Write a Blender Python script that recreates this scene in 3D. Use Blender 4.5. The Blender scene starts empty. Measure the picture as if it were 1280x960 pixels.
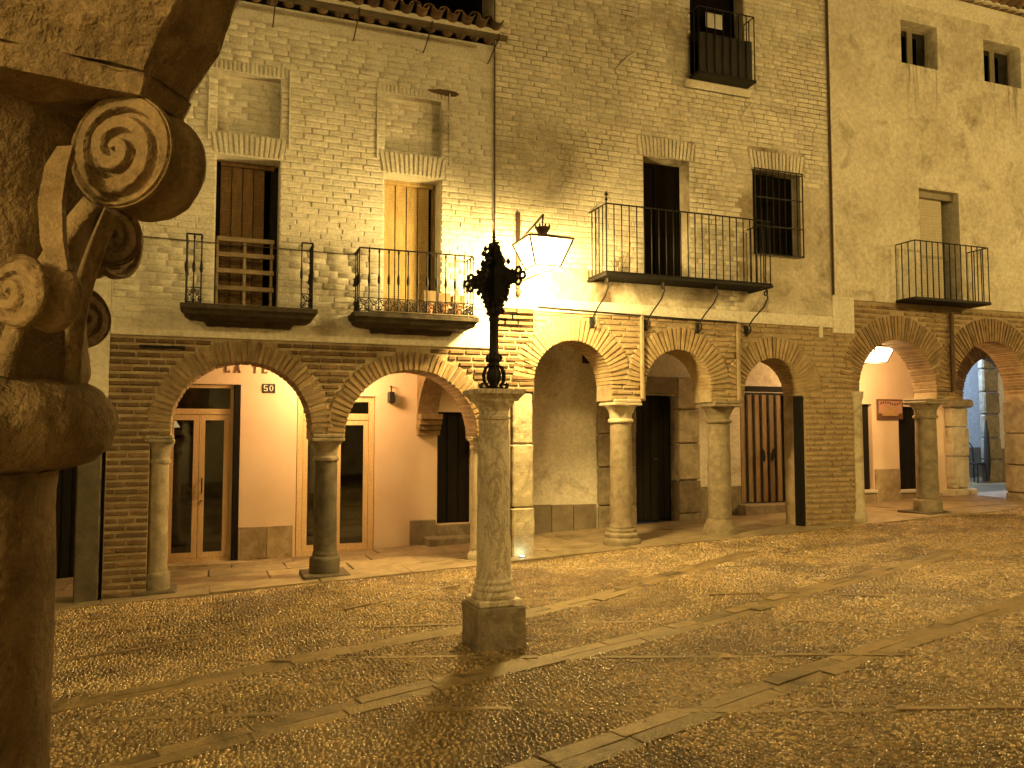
import bpy, math, random
import numpy as np
from mathutils import Matrix, Vector

random.seed(7)
RNG = np.random.default_rng(11)
scene = bpy.context.scene
COL = scene.collection
PI = math.pi

# ------------------------------------------------------------------ camera
EYE = 1.65
cam_data = bpy.data.cameras.new('camera')
cam_data.sensor_width = 36.0
cam_data.lens = 28.125
cam_data.clip_start = 0.05
cam_data.clip_end = 400.0
cam = bpy.data.objects.new('camera', cam_data)
cam.location = (0, 0, EYE)
cam.rotation_euler = (math.radians(90) + math.atan(0.06), 0, math.radians(-20.6))
COL.objects.link(cam)
scene.camera = cam

# ------------------------------------------------------------------ world: night sky
world = bpy.data.worlds.new('World')
scene.world = world
world.use_nodes = True
wn = world.node_tree
wn.nodes.clear()
sky = wn.nodes.new('ShaderNodeTexSky')
sky.sky_type = 'NISHITA'
sky.sun_disc = False
sky.sun_elevation = math.radians(-6)
sky.sun_rotation = math.radians(200)
bg = wn.nodes.new('ShaderNodeBackground')
bg.inputs['Strength'].default_value = 0.005
out = wn.nodes.new('ShaderNodeOutputWorld')
wn.links.new(sky.outputs[0], bg.inputs['Color'])
wn.links.new(bg.outputs[0], out.inputs['Surface'])

# ------------------------------------------------------------------ lamps (powers, colours) and exposure
LAMP = (1.0, 0.665, 0.205)
LAMP_WARM = (1.0, 0.56, 0.20)
P_MAIN = 1500.0
P_FAR = 1550.0
P_GALLERY_A = 260.0
P_GALLERY_C = 290.0
P_OPPOSITE = 520.0
P_STREET = 900.0
scene.view_settings.view_transform = 'Standard'
scene.view_settings.look = 'None'
scene.view_settings.exposure = 0.0
scene.view_settings.gamma = 1.0
scene.view_settings.use_curve_mapping = False
scene.render.engine = 'CYCLES'
cy = scene.cycles
cy.use_denoising = True
cy.max_bounces = 4
cy.use_adaptive_sampling = True
cy.adaptive_threshold = 0.03
cy.diffuse_bounces = 3
cy.transparent_max_bounces = 8
cy.sample_clamp_indirect = 6.0
cy.caustics_reflective = False
cy.caustics_refractive = False


# ------------------------------------------------------------------ mesh builder
class MB:
    def __init__(self):
        self.v = []
        self.f = []

    def add(self, vs, fs):
        o = len(self.v)
        self.v.extend([tuple(p) for p in vs])
        self.f.extend([tuple(i + o for i in f) for f in fs])
        return self

    def box(self, x0, x1, y0, y1, z0, z1):
        return self.add([(x0, y0, z0), (x1, y0, z0), (x1, y1, z0), (x0, y1, z0),
                         (x0, y0, z1), (x1, y0, z1), (x1, y1, z1), (x0, y1, z1)],
                        [(0, 3, 2, 1), (4, 5, 6, 7), (0, 1, 5, 4), (1, 2, 6, 5), (2, 3, 7, 6), (3, 0, 4, 7)])

    def bevbox(self, x0, x1, y0, y1, z0, z1, b=0.01):
        # box with chamfered edges (rings in z)
        def ring(i, z):
            return [(x0 + i, y0, z), (x1 - i, y0, z), (x1, y0 + i, z), (x1, y1 - i, z),
                    (x1 - i, y1, z), (x0 + i, y1, z), (x0, y1 - i, z), (x0, y0 + i, z)]
        def inner(z):
            return [(x0 + b, y0 + b, z), (x1 - b, y0 + b, z), (x1 - b, y0 + b, z), (x1 - b, y1 - b, z),
                    (x1 - b, y1 - b, z), (x0 + b, y1 - b, z), (x0 + b, y1 - b, z), (x0 + b, y0 + b, z)]
        def inn4(z, e):
            return [(x0 + 2 * b, y0 + b, z), (x1 - 2 * b, y0 + b, z), (x1 - b, y0 + 2 * b, z), (x1 - b, y1 - 2 * b, z),
                    (x1 - 2 * b, y1 - b, z), (x0 + 2 * b, y1 - b, z), (x0 + b, y1 - 2 * b, z), (x0 + b, y0 + 2 * b, z)]
        rings = [inn4(z0, 0), ring(b, z0 + b), ring(b, z1 - b), inn4(z1, 0)]
        vs = [p for r in rings for p in r]
        fs = [tuple(reversed(range(8))), tuple(range(24, 32))]
        for k in range(3):
            for i in range(8):
                j = (i + 1) % 8
                fs.append((k * 8 + i, k * 8 + j, k * 8 + 8 + j, k * 8 + 8 + i))
        return self.add(vs, fs)

    def prism(self, poly, y0, y1):
        # poly in (x, z), counter-clockwise seen from -Y
        n = len(poly)
        vs = [(x, y0, z) for x, z in poly] + [(x, y1, z) for x, z in poly]
        fs = [tuple(range(n)), tuple(reversed(range(n, 2 * n)))]
        for i in range(n):
            j = (i + 1) % n
            fs.append((j, i, n + i, n + j))
        return self.add(vs, fs)

    def lathe(self, prof, c=(0, 0, 0), n=24, closed=True):
        cx, cy_, cz = c
        vs = []
        for r, z in prof:
            for k in range(n):
                a = 2 * PI * k / n
                vs.append((cx + r * math.cos(a), cy_ + r * math.sin(a), cz + z))
        fs = []
        for i in range(len(prof) - 1):
            for k in range(n):
                j = (k + 1) % n
                fs.append((i * n + k, i * n + j, (i + 1) * n + j, (i + 1) * n + k))
        if closed:
            fs.append(tuple(reversed(range(n))))
            m = (len(prof) - 1) * n
            fs.append(tuple(range(m, m + n)))
        return self.add(vs, fs)

    def tube(self, path, r, n=6, r2=None, ref=None):
        # r may be a list; elliptical when r2 given (r along ref-side, r2 along normal)
        P = [Vector(p) for p in path]
        m = len(P)
        rs = r if isinstance(r, (list, tuple)) else [r] * m
        vs = []
        prev = None
        for i in range(m):
            t = (P[min(i + 1, m - 1)] - P[max(i - 1, 0)])
            if t.length < 1e-9:
                t = Vector((0, 0, 1))
            t.normalize()
            if ref is not None:
                a = Vector(ref)
                a = (a - t * a.dot(t))
            elif prev is None:
                a = t.orthogonal()
            else:
                a = prev - t * prev.dot(t)
            a.normalize()
            prev = a
            b = t.cross(a)
            ra = rs[i]
            rb = ra if r2 is None else (r2[i] if isinstance(r2, (list, tuple)) else r2)
            for k in range(n):
                th = 2 * PI * k / n + PI / n
                vs.append(tuple(P[i] + a * (ra * math.cos(th)) + b * (rb * math.sin(th))))
        fs = []
        for i in range(m - 1):
            for k in range(n):
                j = (k + 1) % n
                fs.append((i * n + k, i * n + j, (i + 1) * n + j, (i + 1) * n + k))
        fs.append(tuple(reversed(range(n))))
        fs.append(tuple(range((m - 1) * n, m * n)))
        return self.add(vs, fs)

    def mesh(self, name, smooth=False):
        me = bpy.data.meshes.new(name)
        me.from_pydata(self.v, [], self.f)
        if smooth:
            me.polygons.foreach_set('use_smooth', [True] * len(me.polygons))
        me.update()
        return me

    def build(self, name, mat, parent=None, smooth=False, angle=None):
        return link(name, self.mesh(name, smooth), mat, parent, angle if smooth else None)


def link(name, me, mat, parent=None, angle=None):
    if mat is not None and not me.materials:
        me.materials.append(mat)
    o = bpy.data.objects.new(name, me)
    COL.objects.link(o)
    adopt(o, parent)
    if angle:
        me.set_sharp_from_angle(angle=math.radians(angle))
    return o


def adopt(o, parent):
    if parent is not None:
        o.parent = parent
        if parent.type == 'EMPTY':
            o.matrix_parent_inverse = Matrix.Translation(-Vector(parent.location))


def thing(name, label, cat, loc=(0, 0, 0), group=None):
    o = bpy.data.objects.new(name, None)
    o.empty_display_size = 0.2
    COL.objects.link(o)
    o.location = loc
    tag(o, label, cat, group)
    return o


def tag(o, label=None, cat=None, group=None, kind=None):
    if label: o['label'] = label
    if cat: o['category'] = cat
    if group: o['group'] = group
    if kind: o['kind'] = kind
    return o


def shared(name, me, parent, loc, rot=(0, 0, 0), scale=(1, 1, 1)):
    o = bpy.data.objects.new(name, me)
    COL.objects.link(o)
    o.location = loc
    o.rotation_euler = rot
    o.scale = scale
    adopt(o, parent)
    return o


# ------------------------------------------------------------------ materials
def ramp(nt, fac, stops):
    r = nt.nodes.new('ShaderNodeValToRGB')
    els = r.color_ramp.elements
    while len(els) < len(stops):
        els.new(0.5)
    for e, (p, c) in zip(els, stops):
        e.position = p
        e.color = (c[0], c[1], c[2], 1)
    nt.links.new(fac, r.inputs[0])
    return r.outputs[0]


def noise(nt, vec, scale, detail=5, rough=0.6, dist=0.0):
    n = nt.nodes.new('ShaderNodeTexNoise')
    n.inputs['Scale'].default_value = scale
    n.inputs['Detail'].default_value = detail
    n.inputs['Roughness'].default_value = rough
    n.inputs['Distortion'].default_value = dist
    nt.links.new(vec, n.inputs['Vector'])
    return n.outputs['Fac']


def math_(nt, op, a, b=None):
    m = nt.nodes.new('ShaderNodeMath')
    m.operation = op
    for i, x in enumerate((a, b)):
        if x is None: continue
        if isinstance(x, (int, float)):
            m.inputs[i].default_value = x
        else:
            nt.links.new(x, m.inputs[i])
    return m.outputs[0]


def mixc(nt, fac, a, b, mode='MIX'):
    m = nt.nodes.new('ShaderNodeMix')
    m.data_type = 'RGBA'
    m.blend_type = mode
    if isinstance(fac, (int, float)):
        m.inputs[0].default_value = fac
    else:
        nt.links.new(fac, m.inputs[0])
    for s, x in ((6, a), (7, b)):
        if isinstance(x, tuple):
            m.inputs[s].default_value = (x[0], x[1], x[2], 1)
        else:
            nt.links.new(x, m.inputs[s])
    return m.outputs[2]


def scaled(nt, vec, s):
    m = nt.nodes.new('ShaderNodeMapping')
    m.inputs['Scale'].default_value = s
    nt.links.new(vec, m.inputs['Vector'])
    return m.outputs[0]


def surface(name, dark, light, scale=4.0, rough=0.8, bump=0.3, bscale=30.0, bdist=0.01, stain=None,
            stain_scale=1.2, stain_lo=0.5, stain_hi=0.68, stretch=None, vary=0.0, spec=0.5, metal=0.0,
            fine=True, objspace=False, roughvar=0.12, veins=None):
    """Mottled surface: two tones by noise, optional stain tone with a shape of its own, per-piece variation, relief."""
    m = bpy.data.materials.new(name)
    m.use_nodes = True
    nt = m.node_tree
    bs = nt.nodes['Principled BSDF']
    if objspace:
        tc = nt.nodes.new('ShaderNodeTexCoord')
        pos = tc.outputs['Object']
    else:
        g = nt.nodes.new('ShaderNodeNewGeometry')
        pos = g.outputs['Position']
    vec = scaled(nt, pos, stretch) if stretch else pos
    f = noise(nt, vec, scale, 4, 0.62, 0.3)
    col = ramp(nt, f, [(0.3, dark), (0.7, light)])
    if veins:
        fv = noise(nt, scaled(nt, pos, (1.0, 1.0, 0.45)), 3.0, 7, 0.6, 2.2)
        band = math_(nt, 'ABSOLUTE', math_(nt, 'SUBTRACT', fv, 0.5))
        k = ramp(nt, band, [(0.0, (1, 1, 1)), (0.045, (0, 0, 0))])
        col = mixc(nt, math_(nt, 'MULTIPLY', k, 0.75), col, veins)
    if stain:
        f2 = noise(nt, vec, stain_scale, 5, 0.68, 0.6)
        k = ramp(nt, f2, [(stain_lo, (0, 0, 0)), (stain_hi, (1, 1, 1))])
        col = mixc(nt, k, col, stain)
    if fine:
        f3 = noise(nt, pos, scale * 14, 2, 0.7)
        k = ramp(nt, f3, [(0.25, (0.72, 0.72, 0.72)), (0.7, (1.08, 1.08, 1.08))])
        col = mixc(nt, 1.0, col, k, 'MULTIPLY')
    if vary:
        oi = nt.nodes.new('ShaderNodeObjectInfo')
        at = nt.nodes.new('ShaderNodeAttribute')
        at.attribute_name = 'rnd'
        r = math_(nt, 'FRACT', math_(nt, 'ADD', oi.outputs['Random'], at.outputs['Fac']))
        k = ramp(nt, r, [(0.0, (1 - vary,) * 3), (1.0, (1 + vary, 1 + vary * .85, 1 + vary * .7))])
        col = mixc(nt, 1.0, col, k, 'MULTIPLY')
    nt.links.new(col, bs.inputs['Base Color'])
    fr = noise(nt, pos, scale * 3, 1)
    rr = math_(nt, 'ADD', math_(nt, 'MULTIPLY', fr, 2 * roughvar), rough - roughvar)
    nt.links.new(rr, bs.inputs['Roughness'])
    bs.inputs['Metallic'].default_value = metal
    bs.inputs['Specular IOR Level'].default_value = spec
    if bump:
        fb = noise(nt, pos, bscale, 3, 0.65)
        b = nt.nodes.new('ShaderNodeBump')
        b.inputs['Strength'].default_value = bump
        b.inputs['Distance'].default_value = bdist
        nt.links.new(fb, b.inputs['Height'])
        nt.links.new(b.outputs[0], bs.inputs['Normal'])
    return m


def flat(name, c, rough=0.5, metal=0.0, spec=0.5):
    return surface(name, tuple(x * 0.75 for x in c), c, scale=9, rough=rough, bump=0.12, bscale=60, bdist=0.004, metal=metal, spec=spec)


def glow(name, c, strength, through=0.0):
    m = bpy.data.materials.new(name)
    m.use_nodes = True
    nt = m.node_tree
    nt.nodes.clear()
    o = nt.nodes.new('ShaderNodeOutputMaterial')
    e = nt.nodes.new('ShaderNodeEmission')
    e.inputs['Color'].default_value = (*c, 1)
    e.inputs['Strength'].default_value = strength
    if through:
        t = nt.nodes.new('ShaderNodeBsdfTransparent')
        mx = nt.nodes.new('ShaderNodeMixShader')
        mx.inputs[0].default_value = 1 - through
        nt.links.new(t.outputs[0], mx.inputs[1])
        nt.links.new(e.outputs[0], mx.inputs[2])
        nt.links.new(mx.outputs[0], o.inputs['Surface'])
    else:
        nt.links.new(e.outputs[0], o.inputs['Surface'])
    return m


def glass(name, tint=(0.55, 0.55, 0.5), rough=0.03):
    m = bpy.data.materials.new(name)
    m.use_nodes = True
    nt = m.node_tree
    nt.nodes.clear()
    o = nt.nodes.new('ShaderNodeOutputMaterial')
    t = nt.nodes.new('ShaderNodeBsdfTransparent')
    t.inputs['Color'].default_value = (*tint, 1)
    gl = nt.nodes.new('ShaderNodeBsdfGlossy')
    gl.inputs['Roughness'].default_value = rough
    gl.inputs['Color'].default_value = (0.9, 0.9, 0.9, 1)
    fr = nt.nodes.new('ShaderNodeFresnel')
    fr.inputs['IOR'].default_value = 1.6
    k = math_(nt, 'ADD', fr.outputs[0], 0.03)
    mx = nt.nodes.new('ShaderNodeMixShader')
    nt.links.new(k, mx.inputs[0])
    nt.links.new(t.outputs[0], mx.inputs[1])
    nt.links.new(gl.outputs[0], mx.inputs[2])
    nt.links.new(mx.outputs[0], o.inputs['Surface'])
    return m


def slatted(name, dark, light, pitch=0.028, rough=0.7):
    """rolled cane blind: fine horizontal reeds"""
    m = surface(name, dark, light, scale=7, rough=rough, bump=0, stretch=(3, 3, 0.6))
    nt = m.node_tree
    bs = nt.nodes['Principled BSDF']
    g = nt.nodes.new('ShaderNodeNewGeometry')
    w = nt.nodes.new('ShaderNodeTexWave')
    w.wave_type = 'BANDS'
    w.bands_direction = 'Z'
    w.inputs['Scale'].default_value = 0.314 / pitch
    w.inputs['Distortion'].default_value = 0.6
    nt.links.new(g.outputs['Position'], w.inputs['Vector'])
    b = nt.nodes.new('ShaderNodeBump')
    b.inputs['Strength'].default_value = 0.8
    b.inputs['Distance'].default_value = 0.006
    nt.links.new(w.outputs['Fac'], b.inputs['Height'])
    nt.links.new(b.outputs[0], bs.inputs['Normal'])
    return m


M = {}
M['paint'] = surface('painted_brick_white', (0.68, 0.65, 0.56), (0.82, 0.80, 0.73), 2.2, 0.75, 0.5, 38, 0.008,
                     stain=(0.45, 0.40, 0.31), stain_scale=0.9, stain_lo=0.56, stain_hi=0.80, vary=0.07)
M['paint_worn'] = surface('painted_brick_worn', (0.60, 0.56, 0.46), (0.79, 0.76, 0.67), 2.0, 0.75, 0.55, 38, 0.008,
                          stain=(0.30, 0.25, 0.17), stain_scale=0.75, stain_lo=0.52, stain_hi=0.74, vary=0.12)
M['plaster'] = surface('lime_plaster', (0.67, 0.63, 0.53), (0.80, 0.77, 0.68), 1.6, 0.8, 0.35, 22, 0.008,
                       stain=(0.36, 0.31, 0.23), stain_scale=1.1, stain_lo=0.55, stain_hi=0.78)
M['plaster_old'] = surface('stained_plaster', (0.60, 0.55, 0.44), (0.78, 0.74, 0.63), 1.1, 0.82, 0.4, 26, 0.008,
                           stain=(0.34, 0.285, 0.195), stain_scale=2.4, stain_lo=0.53, stain_hi=0.74)
def add_streaks(m, z_top, z_bot, x_ranges, tone):
    """dirt streaks washed down the wall below the sills"""
    nt = m.node_tree
    bs = nt.nodes['Principled BSDF']
    old = bs.inputs['Base Color'].links[0].from_socket
    g = nt.nodes.new('ShaderNodeNewGeometry')
    sep = nt.nodes.new('ShaderNodeSeparateXYZ')
    nt.links.new(g.outputs['Position'], sep.inputs[0])
    f = noise(nt, scaled(nt, g.outputs['Position'], (9.0, 1.0, 0.7)), 1.0, 5, .65, .2)
    k = ramp(nt, f, [(.50, (0, 0, 0)), (.62, (1, 1, 1))])
    zf = nt.nodes.new('ShaderNodeMapRange')
    zf.inputs[1].default_value = z_bot; zf.inputs[2].default_value = z_top
    nt.links.new(sep.outputs['Z'], zf.inputs[0])
    k = math_(nt, 'MULTIPLY', k, zf.outputs[0])
    k = math_(nt, 'MULTIPLY', k, math_(nt, 'LESS_THAN', sep.outputs['Z'], z_top))
    tot = None
    for a, b in x_ranges:
        q = math_(nt, 'MULTIPLY', math_(nt, 'GREATER_THAN', sep.outputs['X'], a), math_(nt, 'LESS_THAN', sep.outputs['X'], b))
        tot = q if tot is None else math_(nt, 'ADD', tot, q)
    k = math_(nt, 'MULTIPLY', k, tot)
    nt.links.new(mixc(nt, math_(nt, 'MULTIPLY', k, .85), old, tone), bs.inputs['Base Color'])
add_streaks(M['plaster_old'], 7.98, 7.0, [(11.0, 11.75), (12.95, 13.8)], (.13, .10, .06))
M['pink'] = surface('peach_plaster', (0.70, 0.55, 0.42), (0.78, 0.64, 0.50), 1.4, 0.7, 0.10, 12, 0.006, fine=False)
M['brick'] = surface('old_brick', (0.19, 0.125, 0.065), (0.34, 0.245, 0.135), 7, 0.85, 0.6, 55, 0.008,
                     stain=(0.13, 0.08, 0.04), stain_scale=3.0, stain_lo=0.54, stain_hi=0.74, vary=0.18)
M['brick_pale'] = surface('pale_brick', (0.32, 0.235, 0.13), (0.46, 0.355, 0.21), 7, 0.85, 0.6, 55, 0.008,
                     stain=(0.24, 0.17, 0.09), stain_scale=3.0, stain_lo=0.54, stain_hi=0.74, vary=0.13)
M['brick_dark'] = surface('dark_brick', (0.105, 0.064, 0.032), (0.205, 0.135, 0.072), 7, 0.85, 0.6, 55, 0.008,
                     stain=(0.09, 0.055, 0.03), stain_scale=3.0, stain_lo=0.54, stain_hi=0.74, vary=0.28)
M['joint'] = surface('dirty_joints', (0.36, 0.30, 0.21), (0.72, 0.67, 0.56), 1.6, 0.8, 0.5, 38, 0.008,
                     stain=(0.15, 0.11, 0.07), stain_scale=0.8, stain_lo=0.50, stain_hi=0.64)
M['mortar'] = surface('lime_mortar', (0.29, 0.225, 0.14), (0.46, 0.375, 0.25), 5, 0.9, 0.7, 45, 0.012,
                      stain=(0.18, 0.13, 0.07), stain_scale=2.0, stain_lo=0.55, stain_hi=0.75)
M['stone'] = surface('granite', (0.19, 0.16, 0.11), (0.35, 0.30, 0.22), 9, 0.75, 0.5, 60, 0.006,
                     stain=(0.16, 0.13, 0.08), stain_scale=2.2, stain_lo=0.5, stain_hi=0.72, vary=0.12)
M['stone_dark'] = surface('dark_granite', (0.07, 0.058, 0.04), (0.14, 0.118, 0.082), 9, 0.7, 0.5, 60, 0.006,
                          stain=(0.05, 0.045, 0.03), stain_scale=2.2, stain_lo=0.5, stain_hi=0.72)
M['stone_pale'] = surface('pale_stone', (0.42, 0.37, 0.27), (0.64, 0.58, 0.44), 5, 0.75, 0.6, 30, 0.01,
                          stain=(0.22, 0.17, 0.10), stain_scale=2.4, stain_lo=0.54, stain_hi=0.72)
M['marble'] = surface('veined_marble', (0.66, 0.58, 0.47), (0.84, 0.77, 0.66), 4, 0.5, 0.35, 40, 0.005,
                      stain=(0.40, 0.34, 0.25), stain_scale=2.6, stain_lo=0.54, stain_hi=0.76, stretch=(1.6, 1.6, 0.6),
                      veins=(0.34, 0.28, 0.20))
M['plinth'] = surface('plinth_stone', (0.20, 0.165, 0.12), (0.38, 0.325, 0.245), 8, 0.75, 0.6, 40, 0.008,
                      stain=(0.10, 0.08, 0.05), stain_scale=3, stain_lo=0.5, stain_hi=0.7)
M['carved'] = surface('carved_sandstone', (0.20, 0.145, 0.08), (0.42, 0.31, 0.19), 12, 0.85, 0.9, 80, 0.006,
                      stain=(0.17, 0.11, 0.06), stain_scale=7, stain_lo=0.52, stain_hi=0.72)
M['iron'] = surface('black_iron', (0.006, 0.005, 0.0045), (0.016, 0.0135, 0.011), 20, 0.6, 0.4, 90, 0.003, spec=0.3)
M['rust'] = surface('rusty_iron', (0.05, 0.025, 0.015), (0.10, 0.055, 0.03), 20, 0.65, 0.4, 90, 0.003)
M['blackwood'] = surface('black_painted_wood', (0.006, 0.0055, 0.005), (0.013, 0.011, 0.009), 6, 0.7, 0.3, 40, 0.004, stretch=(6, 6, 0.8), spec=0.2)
M['greenwood'] = surface('dark_green_wood', (0.010, 0.011, 0.007), (0.022, 0.022, 0.014), 6, 0.7, 0.3, 40, 0.004, stretch=(6, 6, 0.8), spec=0.2)
M['dark'] = surface('unlit_room', (0.006, 0.005, 0.004), (0.010, 0.008, 0.006), 2, 0.95, 0, spec=0.05)  # near-black colour stands in for the darkness behind openings
M['balcony_stone'] = surface('black_balcony_stone', (0.03, 0.024, 0.016), (0.075, 0.06, 0.04), 9, 0.8, 0.5, 60, 0.006, spec=0.3)  # near-black stone for the balcony slabs
M['pine'] = surface('varnished_pine', (0.64, 0.46, 0.25), (0.77, 0.59, 0.36), 5, 0.45, 0.12, 30, 0.003, stretch=(9, 9, 0.7))
M['plank'] = surface('weathered_planks', (0.17, 0.115, 0.055), (0.33, 0.235, 0.125), 5, 0.7, 0.45, 40, 0.005, stretch=(9, 9, 0.6), vary=0.2)
M['greywood'] = surface('bare_grey_wood', (0.24, 0.18, 0.11), (0.40, 0.31, 0.20), 6, 0.7, 0.3, 40, 0.004, stretch=(1, 4, 4))
M['blind_dark'] = slatted('brown_cane_blind', (0.13, 0.075, 0.03), (0.22, 0.13, 0.055))
M['blind_light'] = slatted('straw_cane_blind', (0.44, 0.30, 0.12), (0.60, 0.44, 0.20))
M['blind_grey'] = slatted('grey_blind', (0.48, 0.43, 0.31), (0.60, 0.54, 0.41), 0.05)
M['terracotta'] = surface('roof_tile_clay', (0.16, 0.10, 0.06), (0.30, 0.19, 0.11), 8, 0.85, 0.4, 40, 0.005,
                          stain=(0.06, 0.05, 0.035), stain_scale=3, stain_lo=0.45, stain_hi=0.65, vary=0.25)
M['zinc'] = surface('brown_gutter', (0.09, 0.07, 0.045), (0.15, 0.12, 0.08), 6, 0.5, 0.15, 30, 0.004, metal=0.3)
M['window_frame'] = flat('window_frame_paint', (0.28, 0.24, 0.17), 0.5)
M['glass'] = glass('window_glass')
M['ground'] = surface('plaza_bedding', (0.15, 0.106, 0.046), (0.25, 0.185, 0.088), 3.0, 0.85, 0.6, 70, 0.01,
                      stain=(0.04, 0.028, 0.014), stain_scale=0.8, stain_lo=0.48, stain_hi=0.68)
M['pebble'] = surface('river_pebble', (0.24, 0.175, 0.078), (0.44, 0.33, 0.165), 2.0, 0.24, 0.25, 60, 0.003,
                      stain=(0.145, 0.096, 0.038), stain_scale=0.9, stain_lo=0.47, stain_hi=0.60, vary=0.5, spec=1.0)
M['slab'] = surface('granite_slab', (0.19, 0.14, 0.068), (0.31, 0.238, 0.128), 11, 0.6, 0.9, 45, 0.012,
                    stain=(0.08, 0.06, 0.03), stain_scale=1.6, stain_lo=0.5, stain_hi=0.7, vary=0.2)
M['paving'] = surface('gallery_paving', (0.24, 0.19, 0.12), (0.38, 0.31, 0.21), 5, 0.55, 0.35, 50, 0.004,
                      stain=(0.15, 0.115, 0.07), stain_scale=1.8, stain_lo=0.5, stain_hi=0.7, vary=0.12)
M['dado'] = surface('marble_dado', (0.30, 0.23, 0.14), (0.52, 0.43, 0.30), 4, 0.4, 0.15, 30, 0.003,
                    stain=(0.24, 0.18, 0.10), stain_scale=3.5, stain_lo=0.5, stain_hi=0.66, vary=0.08)
M['dado_grey'] = surface('grey_dado', (0.16, 0.13, 0.09), (0.26, 0.22, 0.16), 6, 0.65, 0.3, 40, 0.005, vary=0.1)
M['white'] = flat('white_paint', (0.78, 0.77, 0.72), 0.5)
M['black'] = flat('black_paint', (0.02, 0.018, 0.016), 0.5)
M['sign_pink'] = flat('poster_pink', (0.62, 0.36, 0.27), 0.5)
M['sign_brown'] = flat('poster_brown', (0.16, 0.075, 0.045), 0.5)
M['ochre'] = flat('ochre_paint', (0.55, 0.36, 0.16), 0.6)
M['pot'] = flat('terracotta_pot', (0.35, 0.16, 0.08), 0.8)
M['lamp_glass'] = glow('lit_lantern_glass', (1.0, 0.80, 0.42), 9.0, 0.45)
M['bulb'] = glow('lit_bulb', (1.0, 0.82, 0.45), 40.0)
M['uplight'] = glow('uplight_lens', (0.75, 1.0, 0.85), 6.0)
M['shade'] = glow('lit_lamp_shade', (1.0, 0.72, 0.36), 1.6)
for k_ in ('lamp_glass', 'bulb', 'uplight', 'shade'):
    M[k_].cycles.emission_sampling = 'NONE'   # the lamp inside does the lighting
M['bluewall'] = surface('pale_wall', (0.66, 0.66, 0.66), (0.76, 0.76, 0.76), 1.5, 0.8, 0.2, 20, 0.006)

# ------------------------------------------------------------------ facade constants
YF = 10.16          # front plane of the arcades
YC = YF + 0.018     # plane of the mortar behind the bricks
YR = YF + 0.50      # rear of the arcade wall
YB = 12.30          # back wall of the gallery


def gz(x, y):
    return 0.042 * x - 0.0205 * y


def undul(x, y):
    """gentle unevenness of the old paving"""
    return 0.012 * np.sin(1.3 * x + 0.6 * y) * np.sin(0.9 * y - 0.5 * x + 1.0) + 0.006 * np.sin(3.1 * x + 1.7 * y)


def point_light(name, loc, power, col, radius=0.07, parent=None):
    d = bpy.data.lights.new(name, 'POINT')
    d.energy = power
    d.color = col
    d.shadow_soft_size = radius
    o = bpy.data.objects.new(name, d)
    COL.objects.link(o)
    o.location = loc
    adopt(o, parent)
    return o


# ------------------------------------------------------------------ generic wall builders
def wall_grid(x0, x1, z0, z1, holes, y0, y1, name, mat, parent):
    """one connected wall slab with rectangular openings"""
    xs = sorted({x0, x1, *[h[0] for h in holes], *[h[1] for h in holes]})
    zs = sorted({z0, z1, *[h[2] for h in holes], *[h[3] for h in holes]})
    xs = [x for x in xs if x0 <= x <= x1]
    zs = [z for z in zs if z0 <= z <= z1]
    nx, nz = len(xs), len(zs)

    def solid(i, j):
        if i < 0 or j < 0 or i >= nx - 1 or j >= nz - 1: return False
        cx, cz = (xs[i] + xs[i + 1]) / 2, (zs[j] + zs[j + 1]) / 2
        return not any(h[0] < cx < h[1] and h[2] < cz < h[3] for h in holes)
    vid = {}
    mb = MB()

    def V(i, j, k):
        key = (i, j, k)
        if key not in vid:
            vid[key] = len(mb.v)
            mb.v.append((xs[i], (y0, y1)[k], zs[j]))
        return vid[key]
    for i in range(nx - 1):
        for j in range(nz - 1):
            if not solid(i, j): continue
            mb.f.append((V(i, j, 0), V(i + 1, j, 0), V(i + 1, j + 1, 0), V(i, j + 1, 0)))
            mb.f.append((V(i, j, 1), V(i, j + 1, 1), V(i + 1, j + 1, 1), V(i + 1, j, 1)))
            if not solid(i - 1, j): mb.f.append((V(i, j, 0), V(i, j + 1, 0), V(i, j + 1, 1), V(i, j, 1)))
            if not solid(i + 1, j): mb.f.append((V(i + 1, j, 0), V(i + 1, j, 1), V(i + 1, j + 1, 1), V(i + 1, j + 1, 0)))
            if not solid(i, j - 1): mb.f.append((V(i, j, 0), V(i, j, 1), V(i + 1, j, 1), V(i + 1, j, 0)))
            if not solid(i, j + 1): mb.f.append((V(i, j + 1, 0), V(i + 1, j + 1, 0), V(i + 1, j + 1, 1), V(i, j + 1, 1)))
    return mb.build(name, mat, parent)


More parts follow.
